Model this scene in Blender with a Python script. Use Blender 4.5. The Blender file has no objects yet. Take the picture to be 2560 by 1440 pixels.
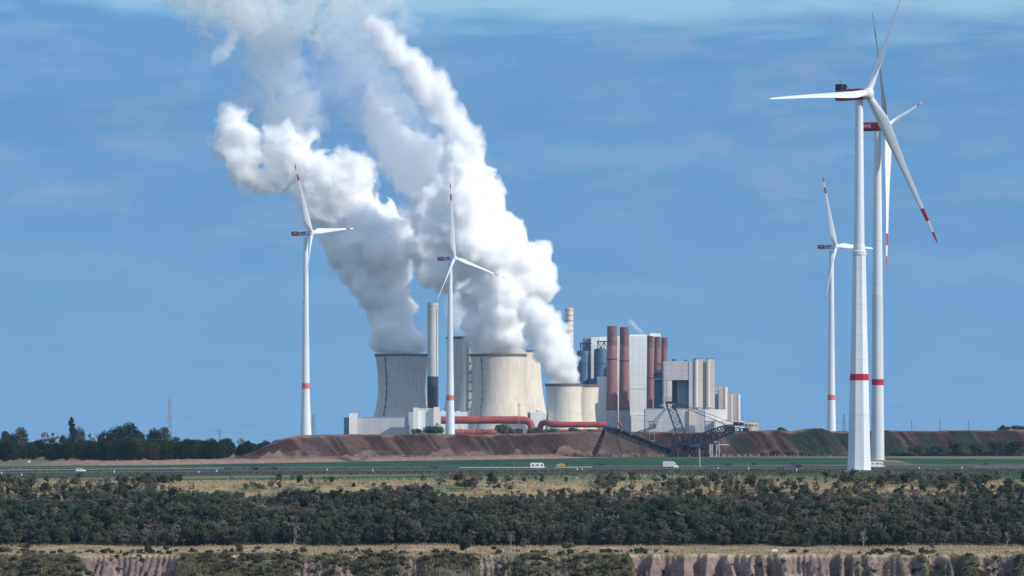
import bpy, math, random
import numpy as np
from mathutils import Vector, Matrix

S = bpy.context.scene
COL = S.collection
R = math.radians
# ------------------------------------------------------------------ camera, sky, sun, exposure
F, CX, HY, EYE = 9480.0, 1280.0, 1075.0, 17.0      # focal length in photo pixels, image centre, horizon row, eye height
cam_d = bpy.data.cameras.new("camera")
cam = bpy.data.objects.new("camera", cam_d)
COL.objects.link(cam)
cam.location = (0, 0, EYE)
cam.rotation_euler = (R(90), 0, 0)
cam_d.sensor_width = 36.0
cam_d.lens = F / 2560.0 * 36.0
cam_d.shift_y = (HY - 720.0) / 2560.0
cam_d.clip_start = 1.0
cam_d.clip_end = 60000.0
S.camera = cam

SUN_AZ, SUN_EL = 62.0, 29.0     # azimuth to the right of straight-behind-the-camera, elevation
sd = Vector((math.sin(R(SUN_AZ)) * math.cos(R(SUN_EL)), -math.cos(R(SUN_AZ)) * math.cos(R(SUN_EL)), math.sin(R(SUN_EL))))
sun_d = bpy.data.lights.new("sun", 'SUN')
sun_d.energy = 4.0
sun_d.angle = R(0.53)
sun_d.color = (1.0, 0.93, 0.80)
sun = bpy.data.objects.new("sun", sun_d)
COL.objects.link(sun)
sun.rotation_euler = sd.to_track_quat('Z', 'Y').to_euler()

W = bpy.data.worlds.new("World")
S.world = W
W.use_nodes = True
wn, wl = W.node_tree.nodes, W.node_tree.links
wn.clear()


def wnode(t, **kw):
    n = wn.new(t)
    for k, v in kw.items():
        setattr(n, k, v)
    return n


def wmath(op, a, b=None, c=None, clamp=False):
    n = wn.new('ShaderNodeMath')
    n.operation = op
    n.use_clamp = clamp
    for i, x in enumerate((a, b, c)):
        if x is None:
            continue
        if isinstance(x, (int, float)):
            n.inputs[i].default_value = x
        else:
            wl.new(x, n.inputs[i])
    return n.outputs[0]


def wmix(fac, a, b):
    n = wn.new('ShaderNodeMix')
    n.data_type = 'RGBA'
    for i, x in ((0, fac), (6, a), (7, b)):
        if isinstance(x, (int, float)):
            n.inputs[i].default_value = x
        elif isinstance(x, tuple):
            n.inputs[i].default_value = (*x, 1)
        else:
            wl.new(x, n.inputs[i])
    return n.outputs[2]


def wramp(fac, stops, interp='LINEAR'):
    n = wn.new('ShaderNodeValToRGB')
    n.color_ramp.interpolation = interp
    e = n.color_ramp.elements
    while len(e) < len(stops):
        e.new(0.5)
    for k, (p, c) in enumerate(stops):
        e[k].position = p
        e[k].color = (c, c, c, 1) if isinstance(c, (int, float)) else (*c, 1)
    wl.new(fac, n.inputs[0])
    return n.outputs[0]


def wnoise(vec, scale, detail, rough, sx, sz, off=(0, 0, 0), dist=0.0):
    m = wn.new('ShaderNodeMapping')
    m.inputs['Scale'].default_value = (sx, sx, sz)
    m.inputs['Location'].default_value = off
    wl.new(vec, m.inputs[0])
    n = wn.new('ShaderNodeTexNoise')
    n.inputs['Scale'].default_value = scale
    n.inputs['Detail'].default_value = detail
    n.inputs['Roughness'].default_value = rough
    n.inputs['Distortion'].default_value = dist
    wl.new(m.outputs[0], n.inputs['Vector'])
    return n.outputs[0]


sky = wnode('ShaderNodeTexSky', sky_type='NISHITA', sun_disc=False)
sky.sun_elevation = R(SUN_EL)
sky.sun_rotation = R(180.0 - SUN_AZ)
sky.air_density = 1.0
sky.dust_density = 0.4
sky.ozone_density = 3.0
SKY_STRENGTH = 0.1
# cloud layers of the sky, laid out by direction (x = east, z = up)
geo = wnode('ShaderNodeTexCoord')
vec = geo.outputs['Generated']
sep = wnode('ShaderNodeSeparateXYZ')
wl.new(vec, sep.inputs[0])
el = sep.outputs['Z']
az = sep.outputs['X']
n1 = wnoise(vec, 1.0, 5.0, 0.55, 9.0, 60.0, (3.1, 0.7, 0.2), 0.3)
n2 = wnoise(vec, 1.0, 6.0, 0.6, 30.0, 110.0, (1.3, 4.2, 7.7), 0.2)
n3 = wnoise(vec, 1.0, 4.0, 0.5, 5.0, 26.0, (9.3, 2.2, 5.1), 0.4)
tone = wnode('ShaderNodeVectorMath', operation='MULTIPLY')
cz = wnode('ShaderNodeCombineXYZ')                      # directions just under the horizon take the horizon's colour
wl.new(sep.outputs['X'], cz.inputs[0])
wl.new(sep.outputs['Y'], cz.inputs[1])
wl.new(wmath('MAXIMUM', sep.outputs['Z'], 0.03), cz.inputs[2])
wl.new(cz.outputs[0], sky.inputs[0])
wl.new(sky.outputs[0], tone.inputs[0])
tone.inputs[1].default_value = (0.34, 0.70, 1.10)
high = wnode('ShaderNodeVectorMath', operation='MULTIPLY')
wl.new(sky.outputs[0], high.inputs[0])
high.inputs[1].default_value = (1.7, 1.8, 1.95)
blue = tone.outputs[0]
# edge of the high cloud sheet: clear pale strip above it
edge = wmath('ADD', el, wmath('MULTIPLY', wmath('SUBTRACT', n1, 0.5), 0.05))
sheet = wramp(wmath('MULTIPLY', edge, 8.0), [(0.0, 0.92), (0.30, 0.9), (0.62, 0.85), (0.80, 0.9), (0.835, 0.9), (0.87, 0.0)])
thick = wmath('MULTIPLY', sheet, wramp(n3, [(0.30, 0.8), (0.62, 1.0)]), clamp=True)
lit = wramp(n2, [(0.40, 0.0), (0.72, 1.0)])
cloud_c = wmix(wmath("MULTIPLY", lit, 0.7), (1.34, 3.28, 6.2), (2.2, 3.95, 6.5))
c1 = wmix(thick, blue, cloud_c)
# the clear strip is pale and slightly green
strip = wramp(wmath('MULTIPLY', edge, 8.0), [(0.84, 0.0), (0.90, 0.8)])
c2 = wmix(strip, c1, (3.6, 6.2, 7.6))
# scattered grey lavender cloud lumps
lump = wmath('MULTIPLY', wramp(n2, [(0.50, 0.0), (0.75, 0.5)]), wramp(wmath('MULTIPLY', el, 8.0), [(0.25, 0.0), (0.6, 1.0)]))
c3 = wmix(wmath('MULTIPLY', lump, 0.8), c2, (3.9, 4.7, 6.5))
# broad slate bands lying level across the sky
n5 = wnoise(vec, 1.0, 3.0, 0.5, 2.6, 34.0, (2.2, 8.1, 4.4), 0.5)
band = wmath('MULTIPLY', wramp(n5, [(0.42, 0.0), (0.62, 1.0)]), wramp(wmath('MULTIPLY', el, 8.0), [(0.0, 0.15), (0.45, 0.35), (0.70, 0.85), (0.84, 0.9), (0.90, 0.25)]))
slate = wnode('ShaderNodeVectorMath', operation='MULTIPLY')
wl.new(c3, slate.inputs[0])
slate.inputs[1].default_value = (0.80, 0.80, 0.82)
west = wramp(wmath('ADD', wmath('MULTIPLY', az, 4.0), 0.6), [(0.05, 1.0), (0.6, 0.72)])
c3 = wmix(wmath('MULTIPLY', band, west), c3, slate.outputs[0])
# slightly paler towards the horizon
c3 = wmix(wramp(wmath('MULTIPLY', el, 8.0), [(0.0, 0.45), (0.22, 0.0)]), c3, (1.95, 3.95, 6.5))
bg = wnode('ShaderNodeBackground')
bg.inputs[1].default_value = SKY_STRENGTH
# overhead, out of view: sky raised and loose white cloud added as fill light
n4 = wnoise(vec, 1.0, 5.0, 0.55, 2.2, 3.0, (5.5, 1.2, 3.3), 0.3)
over = wmix(wramp(n4, [(0.45, 0.0), (0.66, 0.75)]), high.outputs[0], (12.0, 13.0, 14.5))
c4 = wmix(wramp(el, [(0.14, 0.0), (0.34, 1.0)]), c3, over)
wl.new(c4, bg.inputs[0])
wo = wnode('ShaderNodeOutputWorld')
wl.new(bg.outputs[0], wo.inputs[0])

S.view_settings.view_transform = 'Standard'
S.view_settings.look = 'None'
S.view_settings.gamma = 1.0
S.view_settings.use_curve_mapping = False
S.view_settings.exposure = 0.0
S.render.engine = 'CYCLES'
cy = S.cycles
cy.use_denoising = True
cy.max_bounces = 100
cy.diffuse_bounces = 3
cy.glossy_bounces = 2
cy.transmission_bounces = 4
cy.volume_bounces = 96
cy.transparent_max_bounces = 24
cy.sample_clamp_indirect = 8.0
cy.use_adaptive_sampling = True
cy.adaptive_threshold = 0.01
S.render.film_transparent = False
# ------------------------------------------------------------------ helpers
rng = random.Random(7)


def PX(px, d): return (px - CX) / F * d                 # photo column -> world x at distance d
def PZ(py, d): return EYE - (py - HY) / F * d           # photo row -> world z at distance d
def GD(py, z=0.0): return F * (EYE - z) / (py - HY)     # photo row of a ground point -> distance


def hash3(i, j, k, seed):
    h = (i * 374761393 + j * 668265263 + k * 2147483647 + seed * 974634777) & 0xFFFFFFFF
    h = ((h ^ (h >> 13)) * 1274126177) & 0xFFFFFFFF
    h = ((h ^ (h >> 16)) * 2246822519) & 0xFFFFFFFF
    h = h ^ (h >> 15)
    return (h & 0xFFFFFF).astype(np.float64) / 0xFFFFFF


def vnoise(x, y, z, seed=0):
    x, y, z = np.broadcast_arrays(np.asarray(x, float), np.asarray(y, float), np.asarray(z, float))
    i, j, k = np.floor(x).astype(np.int64), np.floor(y).astype(np.int64), np.floor(z).astype(np.int64)
    u, v, w = x - i, y - j, z - k
    u, v, w = (t * t * t * (t * (t * 6 - 15) + 10) for t in (u, v, w))
    out = 0
    for a in (0, 1):
        for b in (0, 1):
            for c in (0, 1):
                out = out + hash3(i + a, j + b, k + c, seed) * (u if a else 1 - u) * (v if b else 1 - v) * (w if c else 1 - w)
    return out                                          # 0..1


def fbm(x, y, z, oct=4, seed=0, gain=0.5, lac=2.03):
    s, a, t = 0, 1.0, 0
    for o in range(oct):
        f = lac ** o
        s = s + a * vnoise(x * f + o * 17.3, y * f + o * 5.1, z * f - o * 9.7, seed + o)
        t += a
        a *= gain
    return s / t


def smooth01(t):
    t = np.clip(t, 0, 1)
    return t * t * (3 - 2 * t)


class MB:
    """Collects shapes; build() links them as one mesh object."""
    def __init__(self):
        self.v, self.f, self.m = [], [], []

    def add(self, verts, faces, mi=0):
        o = len(self.v)
        self.v += [tuple(p) for p in verts]
        self.f += [tuple(o + i for i in f) for f in faces]
        self.m += [mi] * len(faces)
        return self

    def box(self, x0, x1, y0, y1, z0, z1, mi=0):
        v = [(x0, y0, z0), (x1, y0, z0), (x1, y1, z0), (x0, y1, z0), (x0, y0, z1), (x1, y0, z1), (x1, y1, z1), (x0, y1, z1)]
        return self.add(v, [(3, 2, 1, 0), (4, 5, 6, 7), (0, 1, 5, 4), (1, 2, 6, 5), (2, 3, 7, 6), (3, 0, 4, 7)], mi)

    def prism(self, outline, y0, y1, mi=0, inset=0.0):
        """outline: (x, z) counter-clockwise seen from -y; extruded from y0 to y1"""
        n = len(outline)
        v = [(x, y0, z) for x, z in outline] + [(x, y1, z) for x, z in outline]
        f = [tuple(range(n)), tuple(range(2 * n - 1, n - 1, -1))]
        f += [((i + 1) % n, i, n + i, n + (i + 1) % n) for i in range(n)]
        return self.add(v, f, mi)

    def tube(self, p, q, r0, r1=None, n=8, mi=0, caps=True):
        r1 = r0 if r1 is None else r1
        p, q = Vector(p), Vector(q)
        z = (q - p).normalized()
        x = z.orthogonal().normalized()
        y = z.cross(x)
        v = []
        for c, r in ((p, r0), (q, r1)):
            for i in range(n):
                a = 2 * math.pi * i / n
                v.append(c + x * (r * math.cos(a)) + y * (r * math.sin(a)))
        f = [(i, (i + 1) % n, n + (i + 1) % n, n + i) for i in range(n)]
        if caps:
            f += [tuple(range(n - 1, -1, -1)), tuple(range(n, 2 * n))]
        return self.add(v, f, mi)

    def bar(self, p, q, w, mi=0):
        return self.tube(p, q, w * 0.7071, n=4, mi=mi)

    def path(self, pts, r, n=10, mi=0):
        """tube through a list of points with parallel rings (smooth bends)"""
        pts = [Vector(p) for p in pts]
        v, N = [], len(pts)
        up = Vector((0, 1, 0.013))
        for k, c in enumerate(pts):
            t = (pts[min(k + 1, N - 1)] - pts[max(k - 1, 0)]).normalized()
            x = up.cross(t)
            if x.length < 1e-3:
                x = Vector((1, 0, 0)).cross(t)
            x.normalize()
            y = t.cross(x)
            rr = r[k] if isinstance(r, (list, tuple)) else r
            for i in range(n):
                a = 2 * math.pi * i / n
                v.append(c + x * (rr * math.cos(a)) + y * (rr * math.sin(a)))
        f = []
        for k in range(N - 1):
            f += [(k * n + i, k * n + (i + 1) % n, (k + 1) * n + (i + 1) % n, (k + 1) * n + i) for i in range(n)]
        f += [tuple(range(n - 1, -1, -1)), tuple(range((N - 1) * n, N * n))]
        return self.add(v, f, mi)

    def lathe(self, prof, n=48, c=(0, 0), rot=0.0, mi=0, close=False, bands=None):
        """prof: (radius, z) from bottom to top"""
        v = []
        for r, z in prof:
            for i in range(n):
                a = 2 * math.pi * i / n + rot
                v.append((c[0] + r * math.cos(a), c[1] + r * math.sin(a), z))
        o = len(self.v)
        self.v += v
        for k in range(len(prof) - 1):
            for i in range(n):
                self.f.append((o + k * n + i, o + k * n + (i + 1) % n, o + (k + 1) * n + (i + 1) % n, o + (k + 1) * n + i))
                self.m.append(bands[k] if bands else mi)
        if close:
            self.f.append(tuple(o + i for i in range(n - 1, -1, -1)))
            self.f.append(tuple(o + (len(prof) - 1) * n + i for i in range(n)))
            self.m += [mi, mi]
        return self

    def truss(self, a0, a1, bays, w=0.3, wd=0.2, mi=0):
        """a0, a1: the four corners of the first and last frame (lists of 4 points): four chords with zigzag bracing"""
        A, B = [Vector(p) for p in a0], [Vector(p) for p in a1]
        for i in range(4):
            self.bar(A[i], B[i], w, mi)
        for k in range(bays + 1):
            t = k / bays
            P = [A[i].lerp(B[i], t) for i in range(4)]
            for i in range(4):
                self.bar(P[i], P[(i + 1) % 4], wd, mi)
            if k < bays:
                Q = [A[i].lerp(B[i], (k + 1) / bays) for i in range(4)]
                for i in range(4):
                    j = (i + 1) % 4
                    self.bar(P[i] if k % 2 else P[j], Q[j] if k % 2 else Q[i], wd, mi)
        return self

    def build(self, name, mats, parent=None, smooth=False, angle=None):
        me = bpy.data.meshes.new(name)
        me.from_pydata(self.v, [], self.f)
        mats = mats if isinstance(mats, (list, tuple)) else [mats]
        for m in mats:
            me.materials.append(m)
        if len(mats) > 1:
            me.polygons.foreach_set("material_index", self.m)
        if smooth:
            me.polygons.foreach_set("use_smooth", [True] * len(self.f))
        me.update()
        if smooth and angle:
            me.set_sharp_from_angle(angle=R(angle))
        o = bpy.data.objects.new(name, me)
        COL.objects.link(o)
        if parent is not None:
            o.parent = parent
        return o


def np_mesh(name, verts, quads, mat, parent=None, smooth=False, col=None, mi=None):
    """fast mesh from numpy arrays; quads (n,4) or tris (n,3); col: per-vertex rgb"""
    me = bpy.data.meshes.new(name)
    nv, nf, k = len(verts), len(quads), quads.shape[1]
    me.vertices.add(nv)
    me.vertices.foreach_set("co", np.ascontiguousarray(verts, dtype=np.float32).ravel())
    me.loops.add(nf * k)
    me.loops.foreach_set("vertex_index", np.ascontiguousarray(quads, dtype=np.int32).ravel())
    me.polygons.add(nf)
    me.polygons.foreach_set("loop_start", np.arange(0, nf * k, k, dtype=np.int32))
    me.polygons.foreach_set("loop_total", np.full(nf, k, dtype=np.int32))
    if smooth:
        me.polygons.foreach_set("use_smooth", np.ones(nf, dtype=bool))
    for m in (mat if isinstance(mat, (list, tuple)) else [mat]):
        me.materials.append(m)
    if mi is not None:
        me.polygons.foreach_set("material_index", np.ascontiguousarray(mi, dtype=np.int32))
    me.update(calc_edges=True)
    if col is not None:
        a = me.color_attributes.new("Col", 'FLOAT_COLOR', 'POINT')
        c = np.ones((nv, 4), np.float32)
        c[:, :3] = col
        a.data.foreach_set("color", c.ravel())
    o = bpy.data.objects.new(name, me)
    COL.objects.link(o)
    if parent is not None:
        o.parent = parent
    return o


def tag(o, label=None, cat=None, group=None, kind=None):
    for k, v in (("label", label), ("category", cat), ("group", group), ("kind", kind)):
        if v:
            o[k] = v
    return o


def thing(name, loc, label, cat, group=None, rz=0.0):
    o = bpy.data.objects.new(name, None)
    o.empty_display_size = 1.0
    COL.objects.link(o)
    o.location = loc
    o.rotation_euler = (0, 0, rz)
    return tag(o, label, cat, group)


def copy_tree(o, parent=None):
    c = o.copy()
    COL.objects.link(c)
    c.parent = parent
    for ch in list(o.children):
        copy_tree(ch, c)
    return c


# ------------------------------------------------------------------ materials
def mat(name, col, rough=0.6, var=0.15, scale=0.3, stretch=(1, 1, 1), col2=None, spec=0.3, metal=0.0, bump=0.0, coord='Object', streak=0.0, objvar=0.0, panel=None):
    m = bpy.data.materials.new(name)
    m.use_nodes = True
    nt = m.node_tree
    N, L = nt.nodes, nt.links
    p = N["Principled BSDF"]
    p.inputs["Roughness"].default_value = rough
    p.inputs["Specular IOR Level"].default_value = spec
    p.inputs["Metallic"].default_value = metal
    tc = N.new('ShaderNodeTexCoord')
    mp = N.new('ShaderNodeMapping')
    mp.inputs['Scale'].default_value = stretch
    L.new(tc.outputs[coord], mp.inputs[0])
    nz = N.new('ShaderNodeTexNoise')
    nz.inputs['Scale'].default_value = scale
    nz.inputs['Detail'].default_value = 6
    nz.inputs['Roughness'].default_value = 0.6
    L.new(mp.outputs[0], nz.inputs['Vector'])
    rp = N.new('ShaderNodeValToRGB')
    a = tuple(max(0, c * (1 - var)) for c in col)
    b = col2 if col2 else tuple(min(1, c * (1 + var)) for c in col)
    rp.color_ramp.elements[0].position = 0.32
    rp.color_ramp.elements[1].position = 0.68
    rp.color_ramp.elements[0].color = (*a, 1)
    rp.color_ramp.elements[1].color = (*b, 1)
    L.new(nz.outputs[0], rp.inputs[0])
    out = rp.outputs[0]
    if streak > 0:
        mp2 = N.new('ShaderNodeMapping')
        mp2.inputs['Scale'].default_value = (1, 1, 0.03)
        L.new(tc.outputs[coord], mp2.inputs[0])
        n2 = N.new('ShaderNodeTexNoise')
        n2.inputs['Scale'].default_value = 0.55
        n2.inputs['Detail'].default_value = 4
        L.new(mp2.outputs[0], n2.inputs['Vector'])
        r2 = N.new('ShaderNodeValToRGB')
        r2.color_ramp.elements[0].position = 0.35
        r2.color_ramp.elements[1].position = 0.62
        k = 1 - streak
        r2.color_ramp.elements[0].color = (k, k, k, 1)
        L.new(n2.outputs[0], r2.inputs[0])
        mx = N.new('ShaderNodeMix')
        mx.data_type = 'RGBA'
        mx.blend_type = 'MULTIPLY'
        mx.inputs[0].default_value = 1
        L.new(out, mx.inputs[6])
        L.new(r2.outputs[0], mx.inputs[7])
        out = mx.outputs[2]
    if panel:                                             # cladding sheets: joints and slight differences from sheet to sheet
        sx_ = N.new('ShaderNodeSeparateXYZ')
        L.new(tc.outputs[coord], sx_.inputs[0])
        ad = N.new('ShaderNodeMath')
        ad.operation = 'ADD'
        L.new(sx_.outputs[0], ad.inputs[0])
        L.new(sx_.outputs[1], ad.inputs[1])
        cb = N.new('ShaderNodeCombineXYZ')
        L.new(ad.outputs[0], cb.inputs[0])
        L.new(sx_.outputs[2], cb.inputs[1])
        br = N.new('ShaderNodeTexBrick')
        br.offset = 0.0
        br.inputs['Color1'].default_value = (1, 1, 1, 1)
        br.inputs['Color2'].default_value = (0.95, 0.95, 0.955, 1)
        br.inputs['Mortar'].default_value = (0.85, 0.85, 0.86, 1)
        br.inputs['Scale'].default_value = 1.0
        br.inputs['Brick Width'].default_value = panel[0]
        br.inputs['Row Height'].default_value = panel[1]
        br.inputs['Mortar Size'].default_value = 0.22
        br.inputs['Bias'].default_value = -0.3
        L.new(cb.outputs[0], br.inputs['Vector'])
        mx = N.new('ShaderNodeMix')
        mx.data_type = 'RGBA'
        mx.blend_type = 'MULTIPLY'
        mx.inputs[0].default_value = 1
        L.new(out, mx.inputs[6])
        L.new(br.outputs[0], mx.inputs[7])
        out = mx.outputs[2]
    L.new(out, p.inputs['Base Color'])
    if bump > 0:
        bp = N.new('ShaderNodeBump')
        bp.inputs['Strength'].default_value = bump
        L.new(nz.outputs[0], bp.inputs['Height'])
        L.new(bp.outputs[0], p.inputs['Normal'])
    return m


def mat_vcol(name, rough=0.9, var=0.25, scale=0.8, scale2=6.0, objvar=0.0, thin=0.0):
    """base colour from the mesh's own colour attribute, broken up by two noises"""
    m = bpy.data.materials.new(name)
    m.use_nodes = True
    nt = m.node_tree
    N, L = nt.nodes, nt.links
    p = N["Principled BSDF"]
    p.inputs["Roughness"].default_value = rough
    p.inputs["Specular IOR Level"].default_value = 0.03
    at = N.new('ShaderNodeVertexColor')
    at.layer_name = "Col"
    out = at.outputs[0]
    tc = N.new('ShaderNodeTexCoord')
    for sc, v in ((scale, var), (scale2, var)):
        if sc <= 0:
            continue
        nz = N.new('ShaderNodeTexNoise')
        nz.inputs['Scale'].default_value = sc
        nz.inputs['Detail'].default_value = 4
        L.new(tc.outputs['Object'], nz.inputs['Vector'])
        r3 = N.new('ShaderNodeMapRange')
        r3.inputs['From Min'].default_value = 0.3
        r3.inputs['From Max'].default_value = 0.7
        r3.inputs['To Min'].default_value = 1 - v
        r3.inputs['To Max'].default_value = 1 + v
        L.new(nz.outputs[0], r3.inputs['Value'])
        mx = N.new('ShaderNodeMix')
        mx.data_type = 'RGBA'
        mx.blend_type = 'MULTIPLY'
        mx.inputs[0].default_value = 1
        L.new(out, mx.inputs[6])
        L.new(r3.outputs[0], mx.inputs[7])
        out = mx.outputs[2]
    if objvar > 0:
        oi = N.new('ShaderNodeObjectInfo')
        r3 = N.new('ShaderNodeMapRange')
        r3.inputs['To Min'].default_value = 1 - objvar
        r3.inputs['To Max'].default_value = 1 + objvar
        L.new(oi.outputs['Random'], r3.inputs['Value'])
        mx = N.new('ShaderNodeMix')
        mx.data_type = 'RGBA'
        mx.blend_type = 'MULTIPLY'
        mx.inputs[0].default_value = 1
        L.new(out, mx.inputs[6])
        L.new(r3.outputs[0], mx.inputs[7])
        out = mx.outputs[2]
    L.new(out, p.inputs['Base Color'])
    if thin > 0:                                          # thin leaves let part of the light through
        tr, ms = N.new('ShaderNodeBsdfTranslucent'), N.new('ShaderNodeMixShader')
        L.new(out, tr.inputs[0])
        ms.inputs[0].default_value = thin
        L.new(p.outputs[0], ms.inputs[1])
        L.new(tr.outputs[0], ms.inputs[2])
        L.new(ms.outputs[0], N["Material Output"].inputs['Surface'])
    return m


M = {}
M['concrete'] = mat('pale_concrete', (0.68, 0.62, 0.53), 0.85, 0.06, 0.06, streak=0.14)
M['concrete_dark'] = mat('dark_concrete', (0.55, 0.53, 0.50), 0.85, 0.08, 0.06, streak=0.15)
M['rim'] = mat('rim_concrete', (0.13, 0.12, 0.12), 0.9, 0.2, 0.2)
M['streak'] = mat('ladder_steel', (0.10, 0.10, 0.11), 0.8, 0.3, 0.3)
M['chimney'] = mat('chimney_concrete', (0.52, 0.51, 0.48), 0.8, 0.1, 0.05, streak=0.15)
M['chimney_dark'] = mat('chimney_black_band', (0.045, 0.05, 0.065), 0.8, 0.15, 0.05)
M['cream'] = mat('cream_concrete', (0.70, 0.61, 0.53), 0.8, 0.07, 0.05, streak=0.12, panel=(40, 6))
M['grey_clad'] = mat('grey_cladding', (0.50, 0.50, 0.53), 0.6, 0.06, 0.05, streak=0.08, panel=(5, 6))
M['lilac_clad'] = mat('grey_lilac_cladding', (0.52, 0.48, 0.49), 0.6, 0.06, 0.05, streak=0.10, panel=(6, 5))
M['white_clad'] = mat('white_cladding', (0.78, 0.81, 0.82), 0.5, 0.05, 0.04, streak=0.07, panel=(7, 9))
M['bright_clad'] = mat('bright_white_cladding', (0.78, 0.76, 0.70), 0.5, 0.04, 0.04)
M['blue_clad_and_shade'] = mat('dark_blue_clad_and_shade', (0.06, 0.115, 0.20), 0.5, 0.15, 0.06, panel=(4, 6))  # blue cladding; on the silos the dark tone carries their shade
M['steel_blue_and_shade'] = mat('blue_grey_steel_and_shade', (0.17, 0.24, 0.32), 0.5, 0.12, 0.06, streak=0.1, panel=(4, 8))  # blue grey; also carries the shade of sides turned from the sun
M['red_stack'] = mat('red_brown_stack', (0.28, 0.145, 0.145), 0.75, 0.14, 0.12, streak=0.18)
M['red_stack_top'] = mat('dark_red_stack_top', (0.13, 0.065, 0.07), 0.8, 0.2, 0.16, col2=(0.22, 0.14, 0.14), streak=0.2)
M['duct'] = mat('red_duct_paint', (0.37, 0.075, 0.072), 0.6, 0.18, 0.12, streak=0.22)
M['dark_steel'] = mat('dark_machine_steel', (0.020, 0.027, 0.045), 0.6, 0.3, 0.5)
M['mid_steel'] = mat('grey_machine_steel', (0.075, 0.085, 0.11), 0.6, 0.25, 0.5)
M['pale_steel'] = mat('pale_steel', (0.42, 0.43, 0.44), 0.5, 0.15, 0.5)
M['galv'] = mat('galvanised_steel', (0.20, 0.23, 0.27), 0.5, 0.15, 0.5)
M['white_paint'] = mat('white_turbine_paint', (0.66, 0.70, 0.74), 0.4, 0.04, 0.08, streak=0.09, panel=(400, 22))
M['grey_paint'] = mat('grey_turbine_paint', (0.56, 0.60, 0.63), 0.4, 0.04, 0.08, streak=0.09, panel=(400, 22))
M['blade'] = mat('blade_paint', (0.62, 0.66, 0.71), 0.35, 0.02, 0.1)
M['red_paint'] = mat('signal_red_paint', (0.43, 0.020, 0.035), 0.4, 0.06, 0.2)
M['pale_red'] = mat('faded_red_paint', (0.60, 0.16, 0.13), 0.5, 0.06, 0.2)
M['nacelle_red'] = mat('dark_red_nacelle_paint', (0.33, 0.012, 0.03), 0.4, 0.05, 0.2)
M['ink_white'] = mat('white_lettering', (0.80, 0.80, 0.80), 0.5, 0.0)
M['ink_blue'] = mat('blue_lettering', (0.03, 0.07, 0.25), 0.5, 0.0)
M['black'] = mat('dark_rubber', (0.02, 0.02, 0.022), 0.8, 0.2, 1.0)
M['glass'] = mat('dark_glass', (0.03, 0.04, 0.05), 0.12, 0.1, 1.0, spec=0.6)
M['asphalt'] = mat('road_asphalt', (0.075, 0.075, 0.085), 0.9, 0.2, 0.02, stretch=(1, 8, 1), spec=0.08)
M['line'] = mat('road_line_paint', (0.45, 0.45, 0.45), 0.7, 0.1, 0.5)
# ------------------------------------------------------------------ ground, cliff, bench, slope, plain: one sheet to the horizon
def slope_profile(d):
    return np.interp(d, [-400, 40, 60, 130, 300, 980, 1030, 1058, 1064, 1068, 1090, 1120, 1150, 1177, 1182, 1200, 1216, 1400, 2500, 3300, 6000, 14000],
                     [15.3, 15.3, 14.5, -58, -60, -58, -45, -23, -19.6, -18.3, -18.0, -17.4, -10.0, -4.8, -4.6, -1.6, 0, 0, 0, 0, -14, -52])


# reddish bare gullied faces of the cliff: (centre x, half width, strength)
def bare_mask(x):
    b = np.zeros_like(x)
    for c, h, s in ((-107, 12, 1.0), (52, 18, 1.0), (84, 13, 1.0), (106, 8, 0.7), (-28, 2.5, 0.7), (-56, 4, 0.7), (-45, 3, .6), (-4, 5, 0.75), (122, 5, .75), (136, 5, .7), (-140, 4, 0.4), (14, 4, .55)):
        b = np.maximum(b, s * smooth01((h - np.abs(x - c)) / 3.0 + 0.5))
    return b


def ground_z(x, d):
    x, d = np.asarray(x, float), np.asarray(d, float)
    # gullies: push the cliff edge back and forth
    wob = 10 * (fbm(x / 34, d * 0, 1.5, 3, 5) - 0.5)
    b = bare_mask(x)
    w1 = x / 9.5 + 4.0 * fbm(x / 21, d / 60, 0.3, 3, 31)
    w1 = w1 + 0.6 * fbm(x / 40, d * 0, 7.7, 2, 33)
    tri = np.abs((w1 % 1.0) - 0.5) * 2                       # buttress crests and sharp gullies between them
    w2 = x / 1.9 + 1.6 * fbm(x / 4, d / 14, 4.3, 2, 41)
    tri2 = np.abs((w2 % 1.0) - 0.5) * 2
    rid = np.where(x > 20, 11.0 * (tri ** 1.1) + 2.2 * tri2, 2.2 * tri2 + 1.6 * tri)
    rid = rid + 2.6 * fbm(x / 1.7, d / 1.1, 9.1, 3, 8) + 2.5 * fbm(x / 6, d / 2.5, 6.1, 2, 18)
    rid = rid + b * 2.2 * fbm(x / 0.9, d / 0.7, 3.1, 2, 28)
    near = smooth01((1079 - d) / 8.0) * smooth01((d - 1000) / 20.0)
    dd = d - near * b * rid - (wob + 5 * (fbm(x / 5, d * 0, 4.5, 3, 15) - 0.5)) * smooth01((1085 - d) / 25.0) * smooth01((d - 1000) / 30.0) * 0.5 - near * (1 - b) * 2.0 * fbm(x / 4, d / 5, 1, 3, 14)
    z = slope_profile(dd)
    und = (fbm(x / 25, d / 18, 3.3, 4, 21) - 0.5)
    z = z + und * 1.6 * smooth01((d - 1085) / 40.0) * smooth01((1225 - d) / 30.0)
    z = z + (fbm(x / 5, d / 3, 2.2, 3, 22) - 0.5) * 0.8 * smooth01((d - 1060) / 6.0) * smooth01((1116 - d) / 8.0)
    z = z + (fbm(x / 300, d / 300, 5.2, 3, 2) - 0.5) * 14 * smooth01((960 - d) / 200) * smooth01((d - 140) / 100)
    # mound under the second turbine and the near turbine's low bank
    z = z + 2.0 * np.exp(-(((x - 186) / 11) ** 4) - ((d - 1900) / 25) ** 2)
    z = z + 1.0 * np.exp(-(((x - 142) / 13) ** 4) - ((d - 1497) / 45) ** 2)
    return z


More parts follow.
